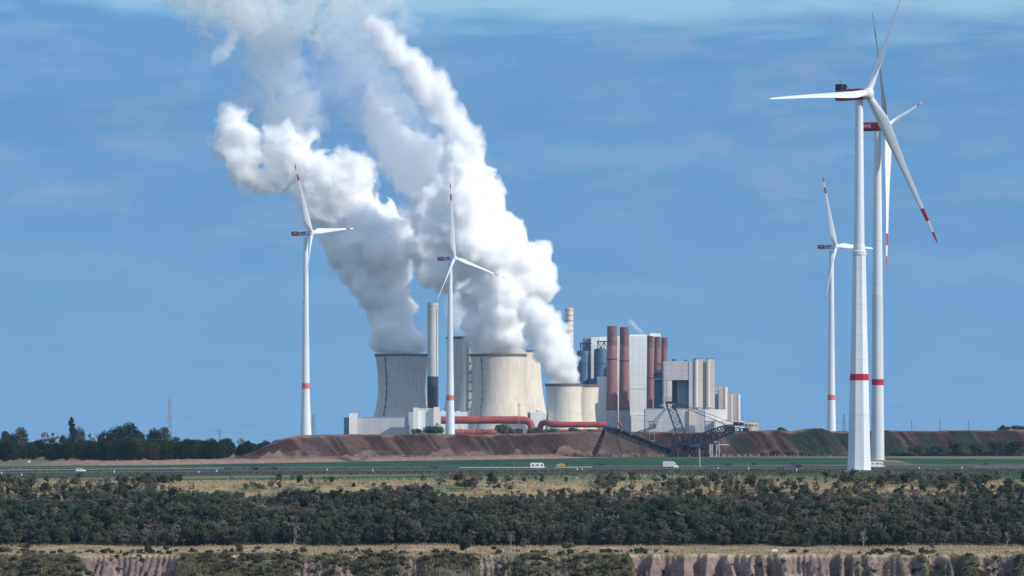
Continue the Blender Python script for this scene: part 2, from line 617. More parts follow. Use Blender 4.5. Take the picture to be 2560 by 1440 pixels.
def build_ground():
    u = np.concatenate([np.linspace(-3.2, -0.5, 10)[:-1], np.linspace(-0.5, -0.16, 16)[:-1], np.linspace(-0.16, 0.16, 900), np.linspace(0.16, 0.5, 16)[1:], np.linspace(0.5, 3.2, 10)[1:]])
    rows = np.concatenate([np.linspace(-400, 20, 6), np.linspace(40, 140, 12), np.linspace(170, 960, 24), np.linspace(980, 1039, 16), np.arange(1040, 1079, 0.21),
                           np.arange(1079.5, 1120, 1.4), np.arange(1121, 1222, 2.2), np.linspace(1225, 1420, 24), np.linspace(1430, 2560, 110), np.linspace(2600, 4200, 24),
                           np.array([4600, 5200, 6000, 7200, 9000, 11500, 14000])])
    D, U = np.meshgrid(rows, u, indexing='ij')
    Xx = U * np.maximum(D, 260)
    Z = ground_z(Xx, D)
    nr, nc = D.shape
    V = np.stack([Xx, D, Z], -1).reshape(-1, 3)
    a = (np.arange(nr - 1)[:, None] * nc + np.arange(nc - 1)[None, :]).ravel()
    Q = np.stack([a, a + 1, a + nc + 1, a + nc], 1)
    # colours
    x, d = Xx, D
    C = np.zeros((nr, nc, 3))

    def put(mask, c):
        C[:] = C * (1 - mask[..., None]) + np.asarray(c) * mask[..., None]
    C[:] = (0.20, 0.145, 0.115)
    n1 = fbm(x / 9, d / 9, 0.4, 4, 51)
    n2 = fbm(x / 3, d / 2.0, 0.8, 3, 52)
    b = bare_mask(x)
    put(smooth01((d - 990) / 20), (0.115, 0.105, 0.075))
    cliff = smooth01((d - 1020) / 10) * smooth01((-18.9 - Z + 0.9 * (n2 - .5)) / 0.5)
    b = np.clip(b * 1.25 - 0.9 * smooth01((n1 - 0.52) * 7), 0, 1) * smooth01(b * 4)
    put(cliff * b, (0.20, 0.150, 0.140))
    put(cliff * b * smooth01((-90 - x) / 6) * 0.8, (0.17, 0.115, 0.115))
    put(cliff * b * smooth01((n2 - 0.5) * 5) * 0.6, (0.27, 0.20, 0.175))
    put(cliff * b * smooth01((n1 - 0.58) * 9) * 0.6, (0.15, 0.13, 0.09))
    lay = vnoise(Z * 0.9 + 1.2 * fbm(x / 20, d * 0, 0.5, 2, 91), x / 90, 0.3, 92)
    put(cliff * b * smooth01((lay - 0.5) * 5) * 0.45, (0.145, 0.10, 0.095))
    put(cliff * b * smooth01((0.36 - lay) * 6) * 0.5, (0.27, 0.215, 0.18))
    bench = smooth01((Z + 19.3) / 0.5) * smooth01((d - 1056) / 2) * smooth01((1122 - d) / 3)
    put(bench, (0.335, 0.265, 0.175))
    put(bench * smooth01((n1 - 0.54) * 10) * smooth01((1086 - d) / 6), (0.13, 0.12, 0.075))
    put(bench * smooth01((n2 - 0.60) * 10) * 0.6, (0.40, 0.31, 0.23))
    forest = smooth01((d - 1120) / 2) * smooth01((1176 - d) / 3)
    put(forest, (0.055, 0.055, 0.04))
    put(smooth01((d - 1176.0) / 1) * smooth01((1180.5 - d) / 1), (0.20, 0.17, 0.14))
    rim = smooth01((d - 1180) / 2) * smooth01((1262 - d) / 5)
    put(rim, (0.34, 0.265, 0.16))
    put(rim * smooth01((n1 - 0.53) * 9) * 0.75, (0.13, 0.115, 0.07))
    put(smooth01((d - 1258) / 4), (0.15, 0.14, 0.085))
    put(smooth01((d - 1258) / 4) * smooth01((n1 - 0.5) * 6) * 0.5, (0.20, 0.17, 0.12))
    put(smooth01((d - 2600) / 200), (0.10, 0.10, 0.065))
    m = np.exp(-(((x - 186) / 14) ** 4) - ((d - 1893) / 30) ** 2) + np.exp(-(((x - 142) / 15) ** 4) - ((d - 1475) / 40) ** 2)
    put(np.clip(m, 0, 1) * 0.9, (0.21, 0.165, 0.135))
    o = np_mesh("ground", V, Q, M['ground'], smooth=True, col=C.reshape(-1, 3))
    return tag(o, kind='structure')


M['ground'] = mat_vcol('ground_soil_and_grass', 0.95, 0.22, 0.12, 1.7)
build_ground()


def strip(name, far, near, m, lift, z=None):
    """ground sheet between two rows of the plain, each given as (column, row) in the photograph"""
    xs = np.linspace(-420, 2980, 90)
    fx, fy = zip(*far)
    nx_, ny = zip(*near)
    V, Q = [], []
    for i, px in enumerate(xs):
        a, b = GD(np.interp(px, nx_, ny)), GD(np.interp(px, fx, fy))
        for k in range(5):
            d = a + (b - a) * k / 4
            V.append((PX(px, d), d, float(ground_z(PX(px, d), d)) + lift))
    for i in range(len(xs) - 1):
        for k in range(4):
            Q.append((i * 5 + k, (i + 1) * 5 + k, (i + 1) * 5 + k + 1, i * 5 + k + 1))
    o = np_mesh(name, np.array(V), np.array(Q), m)
    return tag(o, kind='structure')


M['crop'] = mat('green_winter_crop', (0.026, 0.085, 0.050), 0.9, 0.30, 0.03, stretch=(1, 0.3, 1), col2=(0.046, 0.108, 0.062), spec=0.02)
M['crop_light'] = mat('young_green_crop', (0.085, 0.165, 0.085), 0.9, 0.15, 0.03, stretch=(1, 0.4, 1), col2=(0.12, 0.19, 0.10), spec=0.02)
M['verge'] = mat('grey_grass_verge', (0.135, 0.13, 0.105), 0.95, 0.25, 0.04, stretch=(1, 0.5, 1), spec=0.02)
M['verge_dark'] = mat('dark_grass_verge', (0.055, 0.07, 0.055), 0.95, 0.25, 0.04, stretch=(1, 0.5, 1), spec=0.02)
M['straw'] = mat('pale_straw', (0.30, 0.245, 0.17), 0.95, 0.2, 0.08, spec=0.02)
strip("field", [(0, 1165.4), (400, 1163.5), (800, 1156), (1300, 1147), (1600, 1143), (2300, 1146), (2560, 1148)],
      [(0, 1167), (400, 1168.5), (800, 1167.3), (1300, 1166.3), (1600, 1163.3), (2300, 1160.5), (2560, 1161.5)], M['crop'], 0.03)
strip("verge", [(0, 1167), (400, 1168.5), (800, 1167.3), (1300, 1166.3), (1600, 1163.3), (2300, 1160.5), (2560, 1161.5)],
      [(0, 1178.5), (400, 1175.5), (800, 1171.8), (1300, 1170), (1600, 1167.2), (2300, 1165.5), (2560, 1167)], M['verge'], 0.035)
strip("verge", [(0, 1177), (400, 1174.5), (800, 1171), (1300, 1169), (1600, 1166.5), (2300, 1165), (2560, 1166)],
      [(0, 1197), (400, 1192), (800, 1186), (1300, 1181), (1600, 1178.5), (2300, 1178), (2560, 1180)], M['verge_dark'], 0.05)
strip("field", [(0, 1201), (400, 1198), (800, 1193), (1300, 1185), (1600, 1180), (2300, 1180), (2560, 1182)],
      [(0, 1202), (400, 1203), (800, 1198.5), (1300, 1192), (1600, 1188), (2300, 1197), (2560, 1199)], M['crop'], 0.03)
strip("field", [(0, 1212), (400, 1210), (800, 1206), (1300, 1199.5), (1600, 1195), (2300, 1200), (2560, 1203)],
      [(0, 1213), (400, 1217), (800, 1212), (1300, 1209), (1600, 1203), (2300, 1202), (2560, 1204)], M['crop_light'], 0.03)
# motorway: two carriageways
far_lane = [(-420, 1176.6), (0, 1174.4), (400, 1172.6), (800, 1170.2), (1300, 1167.2), (1600, 1164.8), (2300, 1163.2), (2980, 1166)]
near_lane = [(-420, 1183.5), (0, 1182), (400, 1178.3), (800, 1175.5), (1300, 1173.5), (1600, 1171.8), (2300, 1169.8), (2980, 1172)]
lane_y = lambda L, px: float(np.interp(px, [a for a, b in L], [b for a, b in L]))
for L, hw in ((far_lane, 0.85), (near_lane, 1.35)):
    strip("road", [(a, b - hw) for a, b in L], [(a, b + hw) for a, b in L], M['asphalt'], 0.08)
    strip("road_marking", [(a, b + hw * 0.72) for a, b in L], [(a, b + hw * 0.86) for a, b in L], M['line'], 0.11)


# low bare earth berm at the foot of the wood and the spoil bank
def ribbon_berm(name, pts, height, width, m, seed):
    V, Q = [], []
    xs = np.linspace(pts[0][0], pts[-1][0], 260)
    K = 7
    for px in xs:
        py = np.interp(px, [a for a, b in pts], [b for a, b in pts])
        h = np.interp(px, [pts[0][0], pts[0][0] + 60, pts[-1][0] - 120, pts[-1][0]], [0, height, height, 0])
        d0 = GD(py)
        for k in range(K):
            t = k / (K - 1)
            d = d0 + t * width
            x = PX(px, d)
            hh = h * math.sin(math.pi * t) ** 0.6 * (0.72 + 0.55 * float(fbm(x / 6, d / 9, 0.3, 3, seed)))
            V.append((x, d, hh - 0.05))
    n = len(xs)
    for i in range(n - 1):
        for k in range(K - 1):
            Q.append((i * K + k, (i + 1) * K + k, (i + 1) * K + k + 1, i * K + k + 1))
    return tag(np_mesh(name, np.array(V), np.array(Q), m, smooth=True), kind='structure')


M['berm'] = mat('pinkish_bare_soil', (0.215, 0.148, 0.122), 0.95, 0.25, 0.25, bump=0.4, spec=0.02)
ribbon_berm("earth_berm", [(75, 1163.5), (250, 1163), (400, 1161.5), (800, 1155), (1300, 1148), (1480, 1145)], 2.3, 26, M['berm'], 77)


# ------------------------------------------------------------------ spoil bank
BANK_TOP = [(600, 1140), (640, 1128), (668, 1112), (700, 1099), (725, 1093), (760, 1089), (860, 1086.5), (1000, 1087), (1060, 1083.5), (1110, 1087.5), (1200, 1087), (1300, 1085), (1400, 1081), (1480, 1077.5), (1530, 1078.5),
            (1600, 1080), (1700, 1081), (1800, 1081), (1880, 1077), (1930, 1074.5), (1980, 1079), (2030, 1071.5), (2055, 1070), (2080, 1079), (2150, 1078), (2215, 1076.5), (2280, 1078), (2340, 1076.5), (2420, 1076), (2500, 1075.5), (2560, 1074), (3000, 1074), (3400, 1076)]
BANK_D0 = 2445.0                                     # foot
_bx, _by = [a for a, b in BANK_TOP], [b for a, b in BANK_TOP]


def bank_foot(px):
    return np.interp(px, [560, 700, 1000, 1500, 2560, 3400], [2190, 2230, 2330, 2440, 2480, 2480])


def build_bank():
    xs = np.linspace(590, 3400, 900)
    tt = np.concatenate([np.linspace(0, 1, 40), np.linspace(1.05, 2.2, 12), np.array([2.7, 3.4])])
    T, P = np.meshgrid(tt, xs, indexing='ij')
    d0 = bank_foot(P)
    w = 26.0
    D = d0 + T * w
    X = PX(P, d0 + w)
    top = PZ(np.interp(P, _bx, _by), d0 + w)
    top = np.maximum(top, 0)
    # rills lean towards the lower left: shear the noise along the fall line
    Ls = X + 13.0 * (T - 0.5)
    big = fbm(Ls / 19, T * 1.0, 1.7, 3, 61) - 0.5
    med = fbm(Ls / 6.5, T * 1.5, 2.7, 3, 62) - 0.5
    fine = fbm(Ls / 1.8, T * 2.6, 3.7, 3, 63) - 0.5
    prof = np.interp(T, [0, 0.10, 0.22, 0.92, 1.0, 1.15, 2.2, 3.4], [0, 0.07, 0.15, 0.93, 0.985, 1.0, 0.97, 0])
    mid = np.sin(np.pi * np.clip(T, 0, 1)) ** 0.6
    Z = top * prof + mid * (6.0 * big + 4.6 * med + 1.3 * fine) * np.clip(top / 12, 0, 1)
    Z += (T >= 0.95) * (T < 2.3) * ((fbm(X / 9, T * 3, 8.8, 3, 65) - 0.5) * 1.6) * np.clip(top / 12, 0, 1)
    # slipped heaps along the foot
    heap = np.clip(fbm(X / 11, T * 2.5, 4.4, 3, 66) - 0.48, 0, 1) * 16 * np.exp(-((T - 0.14) / 0.13) ** 2)
    Z += heap * np.clip(top / 10, 0, 1) * ((P > 650) & (P < 1560))
    Z = np.where(T <= 0, -0.3, Z)
    nr, nc = Z.shape
    V = np.stack([X, D, Z], -1).reshape(-1, 3)
    a = (np.arange(nr - 1)[:, None] * nc + np.arange(nc - 1)[None, :]).ravel()
    Q = np.stack([a, a + 1, a + nc + 1, a + nc], 1)
    C = np.zeros((nr, nc, 3))
    C[:] = (0.040, 0.026, 0.024)

    def put(mask, c):
        C[:] = C * (1 - mask[..., None]) + np.asarray(c) * mask[..., None]
    n = fbm(Ls / 9, T * 0.8, 0.9, 4, 71)
    put(smooth01((n - 0.5) * 7) * 0.8, (0.066, 0.041, 0.040))
    put(smooth01((fbm(Ls / 4, T * 0.5, 5.9, 3, 72) - 0.58) * 9) * 0.7, (0.105, 0.070, 0.062))
    put(smooth01((T - 0.90 + 0.25 * (n - .5)) / 0.1) * 0.75, (0.17, 0.12, 0.095))
    put(smooth01((0.16 - T) / 0.1) * 0.7, (0.15, 0.105, 0.088))
    put(np.clip(heap / 3, 0, 1) * 0.7, (0.165, 0.115, 0.095))
    fresh = smooth01((P - 1380) / 80) * smooth01((1640 - P) / 60)
    put(fresh * 0.6, (0.115, 0.082, 0.068))
    green = smooth01((P - 1790) / 60) * smooth01((fbm(Ls / 13, T * 0.5, 6.6, 4, 73) - 0.455) * 10)
    put(green * (T < 0.93), (0.025, 0.034, 0.028))
    green2 = smooth01((P - 2180) / 60) * smooth01((0.55 - T + 0.5 * (n - .5)) / 0.2)
    put(green2 * 0.8, (0.030, 0.040, 0.030))
    o = np_mesh("spoil_bank", V, Q, M['spoil'], smooth=True, col=C.reshape(-1, 3))
    return tag(o, kind='structure')


M['spoil'] = mat_vcol('spoil_soil', 0.95, 0.2, 0.25, 1.2)
build_bank()


def bank_z(px, back=34.0):
    """height of the bank's flat top at a photo column"""
    return float(max(0, PZ(np.interp(px, _bx, _by), bank_foot(px) + 26.0)))
# ------------------------------------------------------------------ wind turbines
def lettering(text, size, m, parent, origin, name="lettering", bold=0.02):
    """flat raised letters on the nacelle side that faces -y, reading along +x"""
    cu = bpy.data.curves.new(name, 'FONT')
    cu.body = text
    cu.size = size
    cu.extrude = 0.03
    cu.offset = bold * size
    cu.align_x = 'LEFT'
    cu.align_y = 'CENTER'
    t = bpy.data.objects.new(name, cu)
    COL.objects.link(t)
    dg = bpy.context.evaluated_depsgraph_get()
    me = bpy.data.meshes.new_from_object(t.evaluated_get(dg))
    bpy.data.objects.remove(t)
    me.materials.clear()
    me.materials.append(m)
    o = bpy.data.objects.new(name, me)
    COL.objects.link(o)
    o.parent = parent
    o.location = origin
    o.rotation_euler = (R(90), 0, 0)
    return o


def blade_mesh(Rr, chord=1.0):
    """blade along +z from the hub; x = chord direction, y = towards the wind"""
    fr = [0.018, 0.03, 0.05, 0.08, 0.12, 0.17, 0.22, 0.30, 0.38, 0.46, 0.54, 0.62, 0.70, 0.765, 0.765001, 0.80, 0.85, 0.850001, 0.89, 0.925, 0.925001, 0.95, 0.975, 0.992, 1.0]
    ch = np.interp(fr, [0, 0.03, 0.06, 0.12, 0.18, 0.22, 0.35, 0.5, 0.7, 0.85, 0.95, 0.985, 1.0], [2.6, 2.6, 2.7, 3.6, 4.3, 4.2, 3.2, 2.3, 1.6, 1.15, 0.85, .55, 0.10]) * chord
    th = np.interp(fr, [0, 0.03, 0.08, 0.18, 0.3, 0.5, 0.8, 1.0], [2.6, 2.6, 2.5, 1.85, 1.15, 0.68, 0.3, 0.05]) * chord
    tw = np.interp(fr, [0, 0.1, 0.3, 0.6, 1.0], [R(20), R(17), R(9), R(4), R(0)])
    N = 20
    mb = MB()
    v = []
    for k, f in enumerate(fr):
        z = f * Rr
        rnd = float(np.interp(f, [0.03, 0.16], [1.0, 0.0]))
        for i in range(N):
            a = 2 * math.pi * i / N
            cx, cyy = math.cos(a), math.sin(a)
            # aerofoil: leading edge blunt (+x), trailing edge thin
            ax = 0.5 * cx - 0.18 * (1 - rnd)
            ay = 0.5 * cyy * (rnd + (1 - rnd) * (0.30 + 0.70 * ((cx + 1) / 2) ** 0.8))
            x, y = ax * ch[k], ay * th[k]
            c, s = math.cos(tw[k]), math.sin(tw[k])
            v.append((x * c - y * s, x * s + y * c + 0.030 * Rr * max(0, f - 0.3) ** 2, z))
    mb.v = v
    for k in range(len(fr) - 1):
        red = 1 if (0.765 <= fr[k] and fr[k + 1] <= 0.8500005 and fr[k] < 0.85) or fr[k] >= 0.925 else 0
        if fr[k + 1] - fr[k] < 1e-5:
            red = 0
        for i in range(N):
            mb.f.append((k * N + i, k * N + (i + 1) % N, (k + 1) * N + (i + 1) % N, (k + 1) * N + i))
            mb.m.append(red)
    mb.f.append(tuple(range((len(fr) - 1) * N, len(fr) * N)))
    mb.m.append(1)
    return mb


def rounded_box(mb, x0, x1, hw, z0, z1, r=0.7, taper=0.0, mi=0):
    """a box along x with rounded long edges; taper pulls the rear end in"""
    secs = []
    for x, s in ((x0, 0.86), (x0 + 0.5, 1.0), (x1 - 0.6, 1.0), (x1, 0.8)):
        ring = []
        zc, hh = (z0 + z1) / 2, (z1 - z0) / 2
        k = s * (1 - taper * (x1 - x) / (x1 - x0))
        for cx, cz, a0 in ((1, 1, 0), (-1, 1, 90), (-1, -1, 180), (1, -1, 270)):
            for j in range(4):
                a = R(a0 + 30 * j)
                ring.append((x, (cx * (hw - r) + r * math.cos(a)) * k, zc + (cz * (hh - r) + r * math.sin(a)) * k))
        secs.append(ring)
    n = 16
    v = [p for s in secs for p in s]
    f = []
    for k in range(3):
        f += [(k * n + i, k * n + (i + 1) % n, (k + 1) * n + (i + 1) % n, (k + 1) * n + i) for i in range(n)]
    f += [tuple(range(n - 1, -1, -1)), tuple(range(3 * n, 4 * n))]
    mb.add(v, f, mi)


def turbine(pxb, d, base_z, hub_py, Rr, c_side, alpha0, tower, label, style, ov=4.2, cone=4.3, chord=1.12, pitch=-40.0, plain=()):
    """pxb: tower axis column; tower: list of (row, half width in px) from bottom; c_side: sideways share of the rotor axis"""
    a = (c_side, -math.sqrt(1 - c_side ** 2))
    rz = math.atan2(a[1], a[0])
    root = thing("wind_turbine", (PX(pxb, d), d, base_z), label, "wind turbine", "wind turbines with red and white blade tips", rz)
    s = F / d
    hub = PZ(hub_py, d) - base_z
    tp = [(hw / s, PZ(py, d) - base_z) for py, hw in tower['prof']]
    tp[0] = (tp[0][0], -0.3)
    ring = tower['ring']
    zr0, zr1 = PZ(ring[1], d) - base_z, PZ(ring[0], d) - base_z
    rad = lambda z: float(np.interp(z, [q[1] for q in tp], [q[0] for q in tp]))
    rp = M['red_paint'] if style != 'far' else M['pale_red']
    if tower.get('oct'):
        zc = PZ(tower['oct'], d) - base_z
        lo = [q for q in tp if q[1] < zc - 0.2] + [(rad(zc - 0.5), zc)]
        mb = MB()
        # precast concrete: fine joints between the rings
        prof = []
        zz = list(np.linspace(lo[0][1], zc, 17))
        for k, z in enumerate(zz):
            r = float(np.interp(z, [q[1] for q in lo], [q[0] for q in lo])) * 1.06
            if 0 < k < 16:
                prof += [(r, z - 0.12), (r - 0.07, z - 0.1), (r - 0.07, z + 0.1), (r, z + 0.12)]
            else:
                prof.append((r, z))
        mb.lathe(prof, 8, rot=R(tower['rot']) - rz, close=True)
        mb.build("concrete_tower", M['white_paint'], root)
        MB().lathe([(rad(zr0) * 1.06 + 0.05, zr0), (rad(zr1) * 1.06 + 0.05, zr1)], 8, rot=R(tower['rot']) - rz).build("red_ring", rp, root)
        c = MB()
        rc = 18.3 / s
        c.lathe([(rc * 0.93, zc - 0.05), (rc, zc + 0.1), (rc, zc + 0.75), (rc * 0.95, zc + 0.8), (rc * 0.95, zc + 1.0), (rc, zc + 1.05), (rc, zc + 1.6), (rc * 0.86, zc + 1.9), (rc * 0.76, zc + 4.2), (rad(zc + 4.2), zc + 4.3)], 40)
        c.build("collar", M['white_paint'], root, smooth=True, angle=25)
        hi = [(rad(zc + 3.0), zc + 3.0)] + [q for q in tp if q[1] > zc + 3.1]
        MB().lathe(hi, 48, close=True).build("steel_tower", M['white_paint'], root, smooth=True, angle=40)
    else:
        seam = tower.get('seam')
        if seam:
            zs = PZ(seam, d) - base_z
            lo = [q for q in tp if q[1] < zs] + [(rad(zs) * 1.03, zs)]
            hi = [(rad(zs) * 0.985, zs)] + [q for q in tp if q[1] > zs]
            MB().lathe(lo, 48, close=True).build("concrete_tower", M['grey_paint'], root, smooth=True, angle=40)
            MB().lathe(hi, 48, close=True).build("steel_tower", M['white_paint'], root, smooth=True, angle=40)
        else:
            MB().lathe(tp, 48, close=True).build("tower", M['white_paint'], root, smooth=True, angle=40)
        k = 1.03 if seam and zr1 < PZ(seam, d) - base_z else 1.0
        MB().lathe([(rad(zr0) * 1.0 + 0.04, zr0), (rad(zr1) + 0.04, zr1)], 48).build("red_ring", rp, root, smooth=True)
    # foot slab and door
    MB().lathe([(tp[0][0] * 1.25, -0.4), (tp[0][0] * 1.25, 0.12), (tp[0][0] * 0.9, 0.16)], 24).build("foundation", M['concrete_dark'], root)
    # nacelle
    nb = MB()
    if style == 'near':
        rounded_box(nb, -10.6, 2.2, 2.1, hub - 2.2, hub + 2.1, 0.55)
        nac = nb.build("nacelle", M['nacelle_red'], root, smooth=True, angle=35)
        lettering("RWE", 2.2, M['ink_white'], nac, (-7.6, -2.14, hub - 0.05))
        if tower.get('cooler', True):
            cb = MB()
            cb.box(-10.2, -7.6, -1.9, 1.9, hub + 2.35, hub + 4.3)
            for k in range(5):
                cb.box(-10.25 + k * 0.62, -10.13 + k * 0.62, -1.96, 1.96, hub + 2.1, hub + 4.36)
            cb.bar((-7.6, -1.5, hub + 4.0), (-5.6, -1.5, hub + 2.05), 0.18)
            cb.bar((-7.6, 1.5, hub + 4.0), (-5.6, 1.5, hub + 2.05), 0.18)
            cb.bar((-9.0, 0, hub + 4.3), (-9.0, 0, hub + 6.2), 0.08)
            cb.build("cooler", M['dark_steel'], root)
    else:
        rounded_box(nb, -11.5, 2.6, 2.0, hub - 2.1, hub + 2.0, 0.6, taper=0.12)
        nac = nb.build("nacelle", M['blade'], root, smooth=True, angle=35)
        MB().prism([(-11.2, hub - 1.35), (-4.6, hub - 1.35), (-5.4, hub + 1.45), (-11.2, hub + 1.3)], -2.05, 2.05).build("red_panel", M['nacelle_red'], nac)
        lettering("RWE", 2.3, M['ink_blue'], nac, (-3.9, -2.06, hub - 0.1), bold=0.04)
        MB().box(-9.2, -6.2, -2.09, -2.06, hub - 0.1, hub + 0.42).box(-10.8, -9.9, -2.09, -2.06, hub - .95, hub - .6).build("slogan_stripe", M['ink_white'], nac)
        mb = MB()
        mb.bar((-9.5, 0, hub + 1.8), (-9.5, 0, hub + 3.6), 0.09)
        mb.bar((-9.9, 0, hub + 3.0), (-9.1, 0, hub + 3.0), 0.09)
        mb.build("wind_vane", M['galv'], nac)
    # hub and spinner along +x
    hb = MB()
    prof = [(1.25, -1.9), (1.75, -1.7), (2.15, -1.0), (2.35, 0.0), (2.2, 1.0), (1.75, 1.75), (1.0, 2.15), (0.05, 2.3)]
    n = 32
    v = []
    for r, x in prof:
        for i in range(n):
            t = 2 * math.pi * i / n
            v.append((ov + x, r * math.cos(t), hub + r * math.sin(t)))
    f = []
    for k in range(len(prof) - 1):
        f += [(k * n + i, k * n + (i + 1) % n, (k + 1) * n + (i + 1) % n, (k + 1) * n + i) for i in range(n)]
    f.append(tuple(range(n - 1, -1, -1)))
    hb.add(v, [tuple(reversed(q)) for q in f])
    hubo = hb.build("hub", M['blade'], root, smooth=True, angle=50)
    # blades
    base = blade_mesh(Rr, chord)
    me = None
    for k in range(3):
        al = R(alpha0 + 120 * k)
        g = R(cone)
        h = Vector((0, 1, 0))
        axs = Vector((1, 0, 0))
        sv = h * math.cos(al) + Vector((0, 0, 1)) * math.sin(al)
        tdir = axs.cross(sv).normalized()
        sp = (sv * math.cos(g) + axs * math.sin(g)).normalized()
        ydir = sp.cross(tdir).normalized()
        tdir, ydir = tdir * math.cos(R(pitch)) + axs * math.sin(R(pitch)), None
        tdir = (tdir - sp * tdir.dot(sp)).normalized()
        ydir = sp.cross(tdir).normalized()
        if k in plain:
            o = blade_mesh(Rr, chord).build("blade", [M['blade'], M['blade']], root, smooth=True, angle=60)
        elif me is None:
            o = base.build("blade", [M['blade'], M['red_paint']], root, smooth=True, angle=60)
            me = o.data
        else:
            o = bpy.data.objects.new("blade", me)
            COL.objects.link(o)
            o.parent = root
        mw = Matrix((( -tdir.x, -ydir.x, sp.x, ov), (-tdir.y, -ydir.y, sp.y, 0), (-tdir.z, -ydir.z, sp.z, hub), (0, 0, 0, 1)))
        if mw.determinant() < 0:
            mw = Matrix(((tdir.x, -ydir.x, sp.x, ov), (tdir.y, -ydir.y, sp.y, 0), (tdir.z, -ydir.z, sp.z, hub), (0, 0, 0, 1)))
        o.matrix_local = mw
    # root collars where the blades leave the hub
        c = MB()
        p0 = Vector((ov, 0, hub)) + sp * 1.6
        c.tube(p0, p0 + sp * 0.9, 1.42 * chord, 1.42 * chord, 24)
        c.build("blade_collar", M['grey_paint'], hubo, smooth=True, angle=40)
    return root


D1 = 1507.0
turbine(2148, D1, float(ground_z(PX(2148, D1), D1)), 235, 71.5, 0.755, 65.0,
        dict(prof=[(1182, 29.5), (1100, 27.0), (943, 23.2), (800, 19.6), (640, 16.4), (634, 13.6), (618, 13.2), (450, 11.5), (250, 9.6)], ring=(935, 951), oct=638, rot=-26),
        "nearest and tallest wind turbine with faceted white tower and red machine housing", 'near', pitch=46.0, plain=(1,))
turbine(2194, 1900.0, float(ground_z(PX(2194, 1900), 1900)), 316, 74.0, 0.95, 14.3,
        dict(prof=[(1152, 17.0), (1050, 15.8), (955, 15.0), (738, 13.0), (560, 11.0), (330, 8.4)], ring=(948, 963), seam=738, cooler=False),
        "round-towered wind turbine close behind the tallest one, its red housing lettered in white", 'near', pitch=27.0)
turbine(764.5, 2800.0, 0.0, 583, 60.5, 0.90, 6.5,
        dict(prof=[(1125, 18.0), (1088, 14.2), (1060, 12.6), (1000, 10.6), (965, 10.0), (800, 7.6), (594, 5.6)], ring=(958, 972)),
        "wind turbine on its own at the end of the spoil bank beside the wood", 'far', ov=4.8, cone=6.0)
turbine(1125.5, 3000.0, 0.0, 646, 61.7, 0.82, -13.3,
        dict(prof=[(1125, 14.5), (1088, 12.0), (1060, 11.0), (994, 9.4), (850, 7.4), (655, 5.0)], ring=(988, 1001)),
        "wind turbine standing in front of the cooling towers and their steam", 'far', ov=4.0, cone=8.5)
turbine(2078.5, 2900.0, 0.0, 616, 59.6, 0.80, 0.0,
        dict(prof=[(1125, 14.0), (1078, 11.5), (1040, 10.4), (993, 9.6), (850, 7.6), (628, 5.6)], ring=(987, 1000)),
        "smaller wind turbine far behind and left of the two tall ones", 'far', ov=4.0, cone=7.0)
# ------------------------------------------------------------------ power station
class Site:
    """a building's root at photo column pxc and distance d; x()/z() give local metres for photo columns and rows on its front plane"""
    def __init__(self, name, pxc, d, label, cat, group=None):
        self.pxc, self.d = pxc, d
        self.root = thing(name, (PX(pxc, d), d, 0), label, cat, group)

    def x(self, px): return (px - self.pxc) / F * self.d
    def z(self, py): return PZ(py, self.d)

    def box(self, name, x0, x1, y0, y1, top, bot, m, parent=None):
        return MB().box(self.x(x0), self.x(x1), y0, y1, 0 if bot is None else self.z(bot), self.z(top)).build(name, m, parent or self.root)


def hyper(rt, rth, rb, H, zt, n=36):
    out = []
    for k in range(n + 1):
        z = H * k / n
        if z >= zt:
            c = (H - zt) / math.sqrt((rt / rth) ** 2 - 1)
        else:
            c = zt / math.sqrt((rb / rth) ** 2 - 1)
        out.append((rth * math.sqrt(1 + ((z - zt) / c) ** 2), z))
    return out


def cooling_tower(pxc, d, top_py, hw_top, hw_throat, throat_py, hw_1045, label, ladder=None, mat_=None, ticks=False, py_ref=1045):
    t = Site("cooling_tower", pxc, d, label, "cooling tower", "cooling towers of the power station")
    s = F / d
    H, zt, zr = t.z(top_py), t.z(throat_py), t.z(py_ref)
    rt, rth, r1 = hw_top / s, hw_throat / s, hw_1045 / s
    c = (zt - zr) / math.sqrt((r1 / rth) ** 2 - 1)
    rb = rth * math.sqrt(1 + (zt / c) ** 2)
    prof = hyper(rt, rth, rb, H, zt)
    shell = prof + [(rt - 0.9, H)] + [(r - 0.9, z) for r, z in reversed(prof[18:-1])]
    MB().lathe(shell, 96).build("shell", mat_ or M['concrete'], t.root, smooth=True, angle=40)
    MB().lathe([(rt - 0.25, H - 2.2), (rt + 0.35, H - 2.1), (rt + 0.45, H + 0.25), (rt - 1.0, H + 0.3), (rt - 1.05, H - 0.6)], 96).build("rim", M['rim'], t.root, smooth=True, angle=40)
    if ladder is not None:
        mb = MB()
        a = math.asin(max(-1, min(1, (ladder - pxc) / s / ((rt + rth) / 2))))
        for k in range(len(prof) - 1):
            (ra, za), (rb_, zb) = prof[k], prof[k + 1]
            p = ((ra + 0.35) * math.sin(a), -(ra + 0.35) * math.cos(a), za)
            q = ((rb_ + 0.35) * math.sin(a), -(rb_ + 0.35) * math.cos(a), zb)
            mb.bar(p, q, 0.6 if ticks else (0.55 if k % 3 else 1.2))
            if ticks and k % 3 == 0:
                e = a + 4.5 / ra
                mb.bar(p, ((ra + 0.5) * math.sin(e), -(ra + 0.5) * math.cos(e), za + 1.2), 0.8)
        mb.build("ladder", M['streak'], t.root)
    return t


